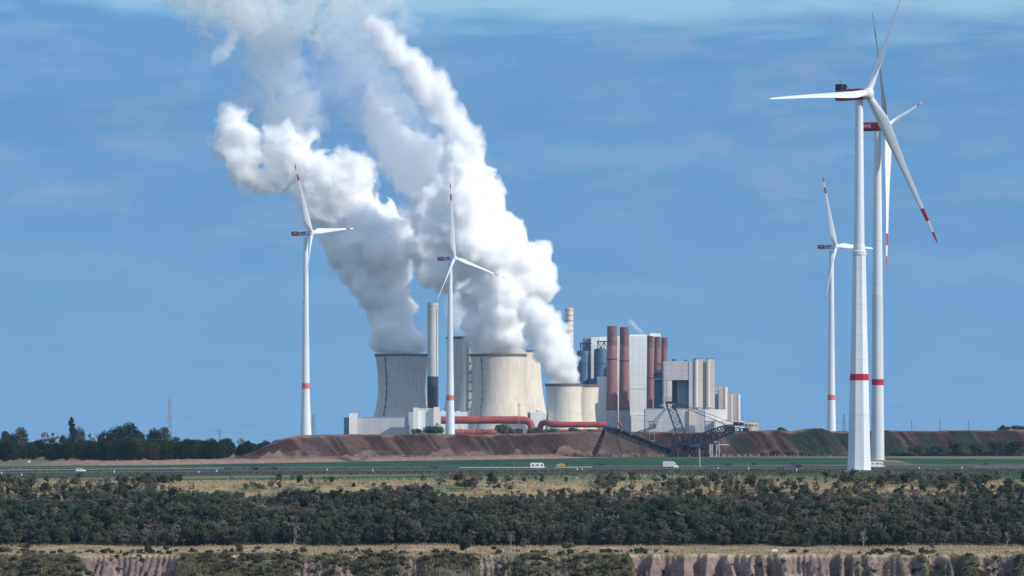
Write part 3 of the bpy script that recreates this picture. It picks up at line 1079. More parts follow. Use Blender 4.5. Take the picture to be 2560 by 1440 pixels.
cooling_tower(1246, 3800, 886, 70.5, 63.5, 965, 75, "pale cooling tower with clean round rim, in full sun below the biggest steam column", 1205)
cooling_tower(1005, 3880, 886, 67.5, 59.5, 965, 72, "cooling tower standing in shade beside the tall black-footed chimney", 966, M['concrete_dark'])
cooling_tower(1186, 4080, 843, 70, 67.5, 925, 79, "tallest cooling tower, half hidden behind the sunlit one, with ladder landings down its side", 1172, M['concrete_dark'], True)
cooling_tower(1292, 4140, 876, 62, 60, 905, 77, "cooling tower of which only a plain beige edge shows right of the sunlit one")
cooling_tower(1410, 3680, 960, 46.5, 43.0, 1010, 45.5, "small squat cooling tower in front of the other small one, steaming", None, None, py_ref=1052)
cooling_tower(1456, 3735, 962, 42.5, 39.0, 1010, 42.0, "small squat cooling tower half hidden behind its twin, without steam", None, None, py_ref=1052)


# chimneys and stacks
M['ring_grey'] = mat('grey_gallery_concrete', (0.36, 0.33, 0.30), 0.8, 0.2, 0.3)
def chimney(name, pxc, d, top, hwt, hwb, bands, mats, label, cat, rings=(), group=None):
    t = Site(name, pxc, d, label, cat, group)
    s = F / d
    H = t.z(top)
    rad = lambda z: (hwb + (hwt - hwb) * z / H) / s
    zs = [0.0] + [t.z(b) for b in bands] + [H]
    names = ["foot", "shaft", "top_section"] if len(zs) == 4 else (["foot", "shaft"] if len(zs) == 3 else ["shaft"])
    for k in range(len(zs) - 1):
        a, b = zs[k], zs[k + 1]
        prof = [(rad(a), a), (rad(b), b)]
        if k == len(zs) - 2:
            prof += [(rad(b) - 0.6, b), (rad(b) - 0.7, b - 8)]
        MB().lathe(prof, 40).build(names[k], mats[k], t.root, smooth=True, angle=40)
    for py in rings:
        z = t.z(py)
        MB().lathe([(rad(z), z - 0.4), (rad(z) + 0.45, z - 0.3), (rad(z) + 0.45, z + 0.3), (rad(z), z + 0.4)], 40).build("gallery", M['dark_steel'] if group else M['ring_grey'], t.root)
    return t


t = chimney("chimney", 1082, 3760, 757, 13.5, 14.0, [941], [M['chimney_dark'], M['chimney']], "tall concrete chimney with a black lower half between the two left cooling towers", "chimney", (765,))
mb = MB()
zc = np.linspace(t.z(1015), t.z(770), 30)
for k in range(29):
    mb.bar((3.9, -3.85, zc[k]), (3.9, -3.85, zc[k + 1]), 0.5)
mb.build("cable_duct", M['streak'], t.root)
chimney("chimney", 1423, 4000, 770, 10.3, 11.0, [], [M['cream']], "slim cream chimney ringed with platforms, rising behind the small cooling tower's steam", "chimney", tuple(range(775, 940, 13)))
SG = "red brown flue stacks"
for (pxc, d, top, hwt, hwb, pale, dk, rg, lab) in (
        (1530, 3760, 815, 11.8, 15.8, 1026, 864, 898, "tallest red brown stack, left one of the front pair, with peeling paint near its top"),
        (1561, 3775, 818, 11.2, 15.2, 1026, 866, 902, "red brown stack on the right of the front pair"),
        (1626, 3770, 840, 8.2, 10.6, None, 870, 945, "first of three thin red brown stacks, next to the white boiler house wall"),
        (1643.5, 3785, 842, 8.2, 10.4, None, 872, 940, "middle one of the three thin red brown stacks"),
        (1661, 3800, 844, 8.3, 10.2, None, 872, 940, "last of three thin red brown stacks, nearest the concrete boiler block")):
    if pale:
        chimney("flue_stack", pxc, d, top, hwt, hwb, [pale, dk], [M['grey_clad'], M['red_stack'], M['red_stack_top']], lab, "chimney", (rg,), SG)
    else:
        chimney("flue_stack", pxc, d, top, hwt, hwb, [dk], [M['red_stack'], M['red_stack_top']], lab, "chimney", (rg,), SG)


# big white boiler house
b = Site("boiler_house", 1598, 3840, "huge white windowless boiler house rising behind the red brown stacks", "power station building")
b.box("hall", 1543, 1653, 0, 70, 840, None, M['white_clad'])
b.box("roof_house", 1625, 1652, 4, 40, 832.5, 840, M['bright_clad'])
b.box("roof_house", 1576, 1621, 6, 40, 836, 840, M['white_clad'])
for py in (972, 1038, 1057):
    MB().box(b.x(1543.5), b.x(1652.5), -0.25, 0, b.z(py) - 0.25, b.z(py) + 0.25).build("wall_joint", M['grey_clad'], b.root)
for px in (1598, 1608):
    MB().box(b.x(px), b.x(px) + 1.6, -1.0, 0, b.z(1041), b.z(1039)).build("wall_vent", M['mid_steel'], b.root)
b.box("side_plinth", 1578, 1614, -3, 0, 1040, None, M['white_clad'])

# stair slab tower with coal silos left of it
b = Site("silo_building", 1480, 3830, "pale slab-sided silo building with shaded dark blue silos left of the red brown stacks", "power station building")
b.box("slab_tower", 1477.5, 1500, 0, 26, 843, None, M['white_clad'])
b.box("slab_tower", 1457.5, 1477.3, 4, 30, 845.5, None, M['steel_blue_and_shade'])  # left side of the slab, its shade put into the blue grey
b.box("rear_block", 1500.2, 1543, 10, 60, 841, None, M['white_clad'])
for pxc, hw, top, dy in ((1458, 16.8, 876, -10), (1501, 17, 871, -14)):
    mb = MB()
    r = hw / F * 3830
    zt = b.z(top)
    mb.lathe([(r, 0), (r, zt - 3), (r * 0.93, zt - 1.2), (r * 0.4, zt), (0.05, zt + .1)], 40, c=(b.x(pxc), dy))
    zb = b.z(909)
    mb.lathe([(r, zb - .5), (r + .5, zb - .4), (r + .5, zb + .4), (r, zb + .5)], 40, c=(b.x(pxc), dy))
    so = mb.build("silo", M['blue_clad_and_shade'], b.root, smooth=True, angle=35)  # the silos' shade is put into this dark blue
    g = MB()
    xx, z0, z1 = b.x(pxc) - 3, zt - 1.0, b.z(top - 17)
    for q in range(4):
        g.bar((xx + q * 3.2, dy - 3, z0), (xx + q * 3.2, dy - 3, z1), 0.8)
        if q < 3:
            g.bar((xx + q * 3.2, dy - 3, z1 if q % 2 == 0 else z0), (xx + (q + 1) * 3.2, dy - 3, z0 if q % 2 == 0 else z1), 0.7)
    g.box(xx - 1, xx + 11, dy - 4.5, dy + 2, z1 - 0.6, z1 + 0.3)
    g.build("gantry", M['dark_steel'], so)
b.box("lower_block", 1491, 1520, -40, -24, 943, None, M['white_clad'])
b.box("lower_block", 1453, 1471, -12, -4, 944, None, M['white_clad'])
b.box("link_block", 1471.2, 1490.8, -30, -12, 947, None, M['blue_clad_and_shade'])

# concrete boiler block with a deep dark recess and rounded piers
b = Site("boiler_block", 1695, 3690, "grey concrete boiler block with a deep dark recess and two rounded cream piers", "power station building")
b.box("upper_hall", 1660.5, 1722, 0, 40, 902.5, 950, M['lilac_clad'])
b.box("side_slab", 1660.5, 1667, 0.4, 40, 950.2, None, M['grey_clad'])
b.box("pier", 1668, 1680, 0.4, 8, 950.2, None, M['cream'])
b.box("recess_wall", 1667, 1722, 16, 40, 950.2, None, M['blue_clad_and_shade'])
b.box("recess_pillar", 1694, 1720.5, 9, 15.8, 952, None, M['steel_blue_and_shade'])
b.box("rear_hall", 1723, 1787, 8, 46, 905, None, M['lilac_clad'])
b.box("pier", 1722.2, 1734, -0.5, 10, 903, None, M['grey_clad'])
for x0, x1 in ((1735, 1757), (1765, 1787)):
    mb = MB()
    r = (x1 - x0) * 0.25 / F * 3690
    mb.lathe([(r, 0), (r, b.z(899))], 28, c=(b.x(x0) + r, 0), close=True)
    mb.box(b.x(x0) + r * 1.2, b.x(x1), -1.5, 14, 0, b.z(898))
    mb.build("rounded_pier", M['cream'], b.root, smooth=True, angle=35)
    b.box("cap", x0 + 1, x1 - 1, 2, 12, 896, 897.8, M['rim'])
b.box("shadow_gap", 1757.5, 1764.6, 3, 7.8, 907, None, M['lilac_clad'])
for x0, x1, y in ((1681, 1690, 897), (1712, 1719, 899), (1734, 1744, 897)):
    b.box("roof_house", x0, x1, 6, 12, y, 902.4, M['mid_steel'])
b.box("pier_foot", 1744, 1756, -6, -2, 1017, None, M['grey_clad'])
b.box("pier_foot", 1773, 1785, -6, -2, 1018, None, M['grey_clad'])

b = Site("bunker_bay", 1648, 3740, "dark blue bunker bay with a sloping head between thin stacks and concrete block", "power station building")
b.box("bay", 1636, 1660, 0, 14, 949, None, M['blue_clad_and_shade'])
MB().prism([(b.x(1634), b.z(949)), (b.x(1660), b.z(949)), (b.x(1660), b.z(922)), (b.x(1650), b.z(924)), (b.x(1634), b.z(934))], -1, 12).build("bay_head", M['blue_clad_and_shade'], b.root)
b.box("deck", 1632, 1660, -3, 12, 946.5, 949.2, M['pale_steel'])
mb = MB()
mb.bar((b.x(1636), -2, b.z(942)), (b.x(1651), -2, b.z(913)), 0.7)
mb.box(b.x(1644), b.x(1660), -3, 6, b.z(911.5), b.z(909))
mb.bar((b.x(1658), -2, b.z(925)), (b.x(1658), -2, b.z(911)), 0.8)
mb.build("gangway", M['dark_steel'], b.root)

# far group of cream piers
for (x0, x1, top, d, lab) in ((1797, 1819, 962.5, 3720, "tallest of three cream curved-top towers beyond the concrete block"),
                              (1819.5, 1832, 980, 3750, "middle one of three cream curved-top towers"),
                              (1832.5, 1851, 980, 3780, "outermost cream curved-top tower right of its two neighbours")):
    b = Site("filter_tower", (x0 + x1) / 2, d, lab, "power station building", "curved-top filter towers")
    w = x1 - x0
    zt, zt2 = b.z(top), b.z(top + 5)
    pts = [(b.x(x0), 0), (b.x(x0 + w * 0.5), 0), (b.x(x0 + w * 0.5), zt2)]
    pts += [(b.x(x0 + w * 0.5 * (1 - q / 6)), zt2 + (zt - zt2) * (q / 6) ** 1.7) for q in range(1, 7)]
    MB().prism(pts, 0, 14).build("rear_wall", M['lilac_clad'], b.root)
    r = w * 0.26 / F * d
    MB().lathe([(r, 0), (r, zt2)], 26, c=(b.x(x1) - r, 2), close=True).build("rounded_pier", M['cream'], b.root, smooth=True, angle=35)
b = Site("conveyor_frame", 1790, 3700, "dark blue steel frame squeezed between the rounded piers and the curved-top towers", "power station building")
b.box("frame", 1786.8, 1797, 6, 14, 985, None, M['blue_clad_and_shade'])
MB().prism([(b.x(1786.5), b.z(979)), (b.x(1798), b.z(972)), (b.x(1798), b.z(969)), (b.x(1786.5), b.z(976))], 4, 7).build("bridge", M['lilac_clad'], b.root)
b.box("roof", 1786.6, 1796, 6, 18, 967, 979, M['lilac_clad'])

# low front halls
b = Site("turbine_hall", 1700, 3430, "long low grey lilac hall with a buff pier along the foot of the boiler block", "power station building")
b.box("hall", 1613, 1722, 0, 30, 1022.5, None, M['grey_clad'])
b.box("pier", 1722.2, 1737, -2, 28, 1024, None, M['cream'])
b.box("hall", 1737.2, 1786, 0.3, 28, 1023, None, M['grey_clad'])
b.box("parapet", 1612.5, 1722, -0.3, 1, 1021.2, 1022.4, M['pale_steel'])
b = Site("white_hall", 1790, 3400, "bright white box-shaped hall catching full sun above the cream annexe", "power station building")
b.box("hall", 1762, 1817, -6, 16, 1023.5, 1052, M['bright_clad'])
b.box("underside", 1763, 1816, -5.5, 15.5, 1052.2, None, M['grey_clad'])
b = Site("annexe", 1840, 3380, "long low cream annexe at the right end of the power station", "power station building")
b.box("wing", 1786.5, 1861, 0, 14, 1052.5, None, M['bright_clad'])
b.box("wing", 1869, 1897, 0, 14, 1055.5, None, M['cream'])
b.box("link", 1861.2, 1868.8, 2, 12, 1060, None, M['cream'])
for px, py in ((1804, 1052.4), (1815, 1052.4), (1846, 1052.4), (1872, 1055.4), (1880, 1055.4), (1888, 1055.4)):
    MB().box(b.x(px), b.x(px + 2.5), 1, 3, b.z(py), b.z(py - 2.2)).build("roof_vent", M['mid_steel'], b.root)
for px in (1874, 1881, 1889):
    MB().box(b.x(px), b.x(px + 3), -0.15, 0, b.z(1066), b.z(1061)).build("window", M['mid_steel'], b.root)

# left low buildings
b = Site("long_hall", 950, 3480, "long low grey hall with a white end pillar, leftmost building of the power station", "power station building")
b.box("hall", 892.3, 1021, 0, 34, 1043.5, None, M['grey_clad'])
b.box("pillar", 873, 892, -3, 10, 1033, None, M['bright_clad'])
b.box("shaded_end", 859, 872.7, 6, 30, 1043, None, M['steel_blue_and_shade'])  # dark side of the hall, shade coloured in as blue grey
b.box("roof_edge", 892.3, 1021, -0.4, 0.6, 1042.3, 1043.4, M['pale_steel'])
b.box("stair_house", 1021.3, 1033, -2, 30, 1030, None, M['grey_clad'])
b = Site("pump_house", 1065, 3440, "pale stepped hall with two bright end towers below the black-footed chimney", "power station building")
b.box("tower", 1033.5, 1045, -4, 8, 1019, None, M['bright_clad'])
b.box("hall", 1045.3, 1084, 0, 26, 1022.5, None, M['white_clad'])
b.box("tower", 1084.3, 1098, -4, 8, 1017.5, None, M['bright_clad'])
b.box("roof_edge", 1045.3, 1084, -0.5, 0.4, 1020.6, 1022.3, M['bright_clad'])
b = Site("switch_house", 1135, 3640, "low white flat-roofed building behind the upper red duct", "power station building")
b.box("hall", 1099, 1168, 0, 18, 1029.5, None, M['white_clad'])
b.box("roof_house", 1103, 1112, 2, 8, 1027, 1029.3, M['bright_clad'])
b.box("roof_house", 1141, 1150, 2, 8, 1027.5, 1029.3, M['bright_clad'])
b = Site("filter_house", 1338, 3660, "small pale building with a roof railing between the sunlit and the small cooling tower", "power station building")
b.box("hall", 1326, 1364, 0, 20, 1032, None, M['white_clad'])
b.box("side_wall", 1319, 1325.7, 2, 20, 1030.5, None, M['steel_blue_and_shade'])
mb = MB()
for px in range(1340, 1358, 4):
    mb.bar((b.x(px), 1, b.z(1032)), (b.x(px), 1, b.z(1028)), 0.3)
mb.bar((b.x(1338), 1, b.z(1028)), (b.x(1357), 1, b.z(1028)), 0.35)
mb.bar((b.x(1342), 1, b.z(1028)), (b.x(1342), 1, b.z(1024.5)), 0.8)
mb.build("roof_railing", M['mid_steel'], b.root)

# red flue gas ducts
b = Site("duct", 1215, 3520, "upper fat red duct with a curved end in front of the sunlit cooling tower", "duct", "red flue gas ducts")
pts = [(b.x(px), 0, b.z(py)) for px, py in ((1102, 1050), (1140, 1050), (1200, 1050), (1260, 1050), (1300, 1050), (1312, 1050.5), (1320, 1053), (1326, 1059), (1328, 1068), (1328, 1090))]
MB().path(pts, 9.6 / F * 3520, 28).build("pipe", M['duct'], b.root, smooth=True, angle=50)
mb = MB()
rr = 10.2 / F * 3520
for px in (1131, 1168, 1205, 1248, 1286):
    mb.tube((b.x(px) - .3, 0, b.z(1050)), (b.x(px) + .3, 0, b.z(1050)), rr, n=28)
mb.build("collar", M['duct'], b.root)
mb = MB()
for px in (1113, 1148, 1171, 1207, 1240, 1280, 1312):
    mb.bar((b.x(px), -2, 0), (b.x(px), -2, b.z(1059.5)), 0.55)
    mb.bar((b.x(px), 2, 0), (b.x(px), 2, b.z(1059.5)), 0.55)
    mb.bar((b.x(px), -2, 0), (b.x(px) + 6, -2, b.z(1061)), 0.35)
mb.build("support", M['pale_steel'], b.root)
b = Site("duct", 1380, 3540, "lighter red bent duct with a bulging joint at the foot of the small cooling towers", "duct", "red flue gas ducts")
pts = [(b.x(px), y, b.z(py)) for px, y, py in ((1349, 6, 1090), (1351, 6, 1066), (1354, 5, 1059), (1361, 3, 1056.5), (1370, 0, 1057), (1374, -6, 1060), (1379, -9, 1061), (1396, -9, 1060.5))]
MB().path(pts, 7.6 / F * 3540, 24).build("pipe", M['duct'], b.root, smooth=True, angle=50)
mb = MB()
for px in (1384, 1391, 1396):
    mb.tube((b.x(px) - .4, -9, b.z(1060.7)), (b.x(px) + .4, -9, b.z(1060.7)), 8.3 / F * 3540, n=24)
mb.build("collar", M['duct'], b.root, smooth=True, angle=40)
b = Site("duct", 1455, 3550, "long straight dark red duct running to the front pair of stacks", "duct", "red flue gas ducts")
MB().path([(b.x(px), 0, b.z(1061.5)) for px in (1396, 1430, 1470, 1517)], 7.4 / F * 3550, 24).build("pipe", M['duct'], b.root, smooth=True, angle=50)
mb = MB()
for px in (1410, 1440, 1470, 1500):
    mb.bar((b.x(px), -1.5, 0), (b.x(px), -1.5, b.z(1068)), 0.5)
mb.build("support", M['pale_steel'], b.root)
b = Site("duct", 1190, 3500, "low red duct with barrel-shaped joints close to the ground under the upper duct", "duct", "red flue gas ducts")
s_ = 1 / F * 3500
pts, rr = [], []
for px in np.arange(1134, 1243, 1.5):
    u_ = ((px - 1134) % 27) / 27
    pts.append((b.x(px), 0, b.z(1081)))
    rr.append((6.4 + 1.9 * math.sin(math.pi * u_) ** 0.5) * s_)
MB().path(pts, rr, 22).build("pipe", M['duct'], b.root, smooth=True, angle=50)
b = Site("duct", 1450, 3495, "thin pale red duct lying along the crest of the bank", "duct", "red flue gas ducts")
MB().path([(b.x(px), 0, b.z(py)) for px, py in ((1392, 1077.5), (1430, 1077), (1470, 1076), (1512, 1076))], 3.6 * s_, 16).build("pipe", M['duct'], b.root, smooth=True, angle=50)
b = Site("duct", 1552, 3500, "short bright red elbow duct leaning out between the front pair of stacks", "duct", "red flue gas ducts")
MB().path([(b.x(px), -6, b.z(py)) for px, py in ((1547, 1056), (1549, 1061), (1552, 1065), (1556, 1067))], 3.3 * s_, 16).build("pipe", M['duct'], b.root, smooth=True, angle=50)
# ------------------------------------------------------------------ spreader on the spoil bank
SD = 2395.0
SP = Site("spreader", 1712, SD, "huge dark lattice spreader machine dumping soil onto the bank in front of the plant", "mining machine")
sx, sz = SP.x, SP.z
DS, MS, PS = M['dark_steel'], M['mid_steel'], M['pale_steel']


def frame(px, py_top, py_bot, hw):
    return [(sx(px), -hw, sz(py_bot)), (sx(px), hw, sz(py_bot)), (sx(px), hw, sz(py_top)), (sx(px), -hw, sz(py_top))]


def quad_frame(pu, pl, hw):
    return [(sx(pl[0]), -hw, sz(pl[1])), (sx(pl[0]), hw, sz(pl[1])), (sx(pu[0]), hw, sz(pu[1])), (sx(pu[0]), -hw, sz(pu[1]))]


# discharge boom
mb = MB()
up = [(1516, 1068), (1545, 1073), (1600, 1094), (1650, 1114), (1692, 1131)]
lo = [(1519, 1079), (1545, 1089), (1600, 1111), (1650, 1129), (1692, 1143)]
for k in range(4):
    mb.truss(quad_frame(up[k], lo[k], 2.6), quad_frame(up[k + 1], lo[k + 1], 2.6), 5, 0.75, 0.42)
boom = mb.build("discharge_boom", DS, SP.root)
mb = MB()
for k in range(4):
    a = Vector((sx(up[k][0]), 0, sz(up[k][1] + 5)))
    c = Vector((sx(up[k + 1][0]), 0, sz(up[k + 1][1] + 5)))
    v = []
    for p in (a, c):
        v += [(p.x, -1.9, p.z - 1.0), (p.x, 1.9, p.z - 1.0), (p.x, 1.9, p.z + 0.8), (p.x, -1.9, p.z + 0.8)]
    mb.add(v, [(0, 1, 5, 4), (1, 2, 6, 5), (2, 3, 7, 6), (3, 0, 4, 7), (3, 2, 1, 0), (4, 5, 6, 7)])
mb.build("conveyor_belt", M['black'], boom)
mb = MB()
for k, px in enumerate(np.arange(1522, 1690, 4.2)):
    py = float(np.interp(px, [a for a, b in up], [b for a, b in up]))
    mb.box(sx(px), sx(px) + 0.55, -2.7, 2.7, sz(py), sz(py) + (0.9 if k % 3 else 1.5))
mb.build("idler_frames", MS, boom)
mb = MB()
mb.tube((sx(1517), -2.4, sz(1072)), (sx(1517), 2.4, sz(1072)), 1.6, n=20)
mb.build("head_drum", MS, boom, smooth=True, angle=40)
mb = MB()
mb.box(sx(1576), sx(1581), -2.9, 2.9, sz(1088), sz(1083))
mb.box(sx(1552), sx(1556), -2.9, 2.9, sz(1079), sz(1074))
mb.build("lamp_box", PS, boom)
# leaning mast
mb = MB()
mb.truss([(sx(1691), -3, sz(1084)), (sx(1691), 3, sz(1084)), (sx(1713), 3, sz(1084)), (sx(1713), -3, sz(1084))],
         [(sx(1666), -2.4, sz(1010)), (sx(1666), 2.4, sz(1010)), (sx(1684), 2.4, sz(1010)), (sx(1684), -2.4, sz(1010))], 5, 0.85, 0.35)
mast = mb.build("mast", MS, SP.root)
mb = MB()
mb.box(sx(1664), sx(1682), -3, 3, sz(1010), sz(1003.5))
mb.box(sx(1684), sx(1688), -2.5, 2.5, sz(1009), sz(1005))
mb.build("pulley_block", DS, mast)
mb = MB()
mb.box(sx(1665), sx(1688), -3.4, 3.4, sz(1010.4), sz(1009.4))
mb.truss(frame(1660, 993, 1003, 2.2), frame(1679, 993, 1003, 2.2), 4, 0.3, 0.22)
mb.bar((sx(1662), -2.2, sz(1003)), (sx(1656), -2.2, sz(993)), 0.3)
mb.bar((sx(1656), -2.3, sz(992.5)), (sx(1679), -2.3, sz(992.5)), 0.55)
mb.bar((sx(1676), 0, sz(992)), (sx(1676), 0, sz(988.5)), 0.3)
mb.build("mast_top_frame", PS, mast)
mb = MB()
mb.lathe([(0.5, sz(1024)), (0.7, sz(1018)), (2.0, sz(1017)), (2.2, sz(1010.5)), (0.2, sz(1010))], 16, c=(sx(1658), -1.5), close=True)
mb.build("counter_pulley", PS, mast, smooth=True, angle=40)
# gangway with the cabin
mb = MB()
mb.truss(quad_frame((1577, 1085), (1578, 1089.5), 1.4), quad_frame((1640, 1064), (1640, 1069), 1.4), 9, 0.4, 0.22)
gan = mb.build("gangway_boom", MS, SP.root)
mb = MB()
mb.box(sx(1621), sx(1640), -2.2, 2.2, sz(1068.8), sz(1067.6))
for px in (1623, 1628, 1633, 1637):
    mb.bar((sx(px), -2, sz(1068)), (sx(px), -2, sz(1058)), 0.34)
    mb.bar((sx(px), -2, sz(1066)), (sx(px) + 1.2, -2, sz(1060)), 0.5)
mb.bar((sx(1621), -2, sz(1060)), (sx(1638), -2, sz(1060)), 0.3)
mb.bar((sx(1617), -2, sz(1053.5)), (sx(1635), -2, sz(1053.5)), 0.35)
mb.bar((sx(1623.5), -2, sz(1060)), (sx(1623.5), -2, sz(1053.5)), 0.4)
mb.bar((sx(1634), -2, sz(1060)), (sx(1634), -2, sz(1053.5)), 0.4)
mb.build("platform", MS, gan)
mb = MB()
for px in (1624, 1636):
    mb.bar((sx(px), 0, sz(1068)), (sx(px), 0, sz(1102)), 0.16)
mb.bar((sx(1623), 0, sz(1102)), (sx(1637), 0, sz(1102)), 0.4)
mb.build("hanging_frame", PS, gan)
# stay cables
mb = MB()
for a, c in (((1661, 1020), (1634, 1056)), ((1663, 1021), (1637, 1058)), ((1665, 1022), (1638, 1062)), ((1660, 1022), (1630, 1057))):
    mb.tube((sx(a[0]), -1, sz(a[1])), (sx(c[0]), -1, sz(c[1])), 0.13, n=5)
for a, c, y in (((1690, 1008), (1812, 1062), -2), ((1690, 1012), (1815, 1060), 2), ((1688, 1006), (1850, 1062), 0)):
    mb.tube((sx(a[0]), y, sz(a[1])), (sx(c[0]), y, sz(c[1])), 0.16, n=5)
mb.build("stay_cable", DS, SP.root)
# superstructure
mb = MB()
xs_ = [1691, 1706, 1722, 1738, 1752, 1764]
for y in (-4.5, 4.5):
    for k in range(len(xs_) - 1):
        mb.bar((sx(xs_[k]), y, sz(1085.5)), (sx(xs_[k + 1]), y, sz(1085.5)), 0.9)
        mb.bar((sx(xs_[k] - 8 + 3 * k), y, sz(1108)), (sx(xs_[k]), y, sz(1086)), 0.75)
        mb.bar((sx(xs_[k]), y, sz(1086)), (sx((xs_[k] + xs_[k + 1]) / 2), y, sz(1108)), 0.75)
    mb.bar((sx(1682), y, sz(1109)), (sx(1770), y, sz(1109)), 1.3)
mb.box(sx(1681), sx(1772), -5, 5, sz(1111), sz(1108))
mb.build("upper_deck", DS, SP.root)
mb = MB()
mb.box(sx(1716), sx(1730), -3.4, 3.4, sz(1107.8), sz(1096))
mb.box(sx(1731), sx(1742), -3, 3, sz(1107.8), sz(1089))
mb.box(sx(1744), sx(1756), -3.4, 3.4, sz(1107.8), sz(1093))
mb.box(sx(1703), sx(1714), -2.6, 2.6, sz(1107.8), sz(1100))
mb.build("machine_house", MS, SP.root)
mb = MB()
mb.tube((sx(1726), 0, sz(1118)), (sx(1726), 0, sz(1111)), 7.5, n=32)
mb.tube((sx(1726), 0, sz(1122)), (sx(1726), 0, sz(1118)), 5.5, n=32)
mb.build("slewing_ring", DS, SP.root, smooth=True, angle=40)
mb = MB()
for y in (-5, 5):
    mb.bar((sx(1684), y, sz(1110)), (sx(1677), y, 0.6), 1.5)
    mb.bar((sx(1690), y, sz(1112)), (sx(1683), y, 0.6), 0.9)
    mb.bar((sx(1704), y, sz(1112)), (sx(1704), y, 0.6), 1.0)
    for x0, x1 in ((1704, 1735), (1735, 1765)):
        c_ = (x0 + x1) / 2
        mb.bar((sx(x0), y, sz(1128)), (sx(c_), y, sz(1113)), 1.0)
        mb.bar((sx(c_), y, sz(1113)), (sx(x1), y, sz(1128)), 1.0)
    mb.bar((sx(1765), y, sz(1112)), (sx(1768), y, 0.6), 1.0)
    mb.bar((sx(1735), y, sz(1112)), (sx(1735), y, 0.6), 1.0)
mb.bar((sx(1704), -5, sz(1113)), (sx(1704), 5, sz(1113)), 0.9)
mb.build("portal", DS, SP.root)
mb = MB()
for x0, x1, y in ((1668, 1690, -7), (1668, 1690, 5), (1697, 1722, -8), (1697, 1722, 6), (1728, 1756, -8), (1728, 1756, 6), (1760, 1774, -7), (1760, 1774, 5)):
    z1 = 2.7
    pts = [(sx(x0) + 0.9, 0.0), (sx(x1) - 0.9, 0.0), (sx(x1), 0.9), (sx(x1) - 0.3, z1 - .4), (sx(x1) - 1.3, z1), (sx(x0) + 1.3, z1), (sx(x0) + .3, z1 - .4), (sx(x0), 0.9)]
    mb.prism(pts, y, y + 2.4)
mb.build("crawler_track", M['black'], SP.root)
mb = MB()
for px, py0, py1 in ((1710, 1134, 1119), (1746, 1134, 1121), (1719, 1136, 1124), (1733, 1130, 1119)):
    mb.box(sx(px), sx(px + 8), -3, 2, sz(py0), sz(py1))
mb.build("drive_box", MS, SP.root)
# counterweight boom
mb = MB()
mb.truss(quad_frame((1750, 1085), (1757, 1110), 3.2), quad_frame((1813, 1063), (1832, 1080), 3.2), 9, 0.8, 0.4)
mb.bar((sx(1812), -3.2, sz(1063)), (sx(1879), -3.2, sz(1062.5)), 0.6)
mb.bar((sx(1812), 3.2, sz(1063)), (sx(1879), 3.2, sz(1062.5)), 0.6)
mb.bar((sx(1757), -3.2, sz(1111)), (sx(1835), -3.2, sz(1079)), 1.4)
mb.bar((sx(1757), 3.2, sz(1111)), (sx(1835), 3.2, sz(1079)), 1.4)
cbm = mb.build("counterweight_boom", DS, SP.root)
mb = MB()
mb.box(sx(1812), sx(1836), -4, 4, sz(1079), sz(1065))
mb.box(sx(1836), sx(1849), -4.2, 4.2, sz(1078), sz(1068))
mb.box(sx(1849.4), sx(1868), -3.6, 3.6, sz(1079), sz(1070))
mb.box(sx(1834), sx(1846), -3.4, 3.4, sz(1064.5), sz(1054.5))
mb.box(sx(1848), sx(1853), -3, 3, sz(1064), sz(1055.5))
mb.box(sx(1854), sx(1859), -3, 3, sz(1064), sz(1056.5))
mb.box(sx(1818), sx(1833), -3, 3, sz(1064.5), sz(1061))
mb.build("winch_house", DS, cbm)
mb = MB()
mb.box(sx(1848.5), sx(1862), -3.8, 3.8, sz(1067.3), sz(1063.8))
mb.box(sx(1836.5), sx(1847), -4.5, -4.25, sz(1077), sz(1070))
mb.box(sx(1851), sx(1856), -3.9, -3.65, sz(1078), sz(1072))
mb.build("wall_panel", PS, cbm)
mb = MB()
mb.box(sx(1812), sx(1877), -4.6, 4.6, sz(1080.5), sz(1079.2))
for px in np.arange(1862, 1877.1, 3.7):
    mb.bar((sx(px), -4.4, sz(1079)), (sx(px), -4.4, sz(1066.5)), 0.28)
mb.bar((sx(1862), -4.4, sz(1067)), (sx(1876), -4.4, sz(1067)), 0.3)
mb.bar((sx(1862), -4.4, sz(1073)), (sx(1876), -4.4, sz(1073)), 0.3)
mb.box(sx(1864), sx(1872), -3, 3, sz(1079), sz(1070.5))
mb.bar((sx(1857.5), 0, sz(1056)), (sx(1857.5), 0, sz(1037)), 0.22)
mb.build("railing", MS, cbm)
# hanging ballast posts to the right
mb = MB()
for px, w in ((1775.5, 1.2), (1781, .5), (1791, .5), (1797.5, .5), (1749.5, .6)):
    mb.bar((sx(px), -3, 0), (sx(px), -3, sz(1110)), w)
mb.bar((sx(1776), -3, sz(1126)), (sx(1782), -3, sz(1119)), 0.5)
mb.bar((sx(1798), -3, sz(1104)), (sx(1790), -3, sz(1132)), 0.35)
mb.bar((sx(1797), -3, sz(1104)), (sx(1799), -3, sz(1130)), 0.35)
mb.bar((sx(1783), -3, sz(1104)), (sx(1792), -3, sz(1104)), 0.6)
mb.bar((sx(1799), -3, sz(1111.5)), (sx(1822), -3, sz(1111.5)), 0.7)
mb.bar((sx(1809), -3, sz(1111.5)), (sx(1809), -3, sz(1115)), 0.5)
mb.build("access_stair", PS, SP.root)

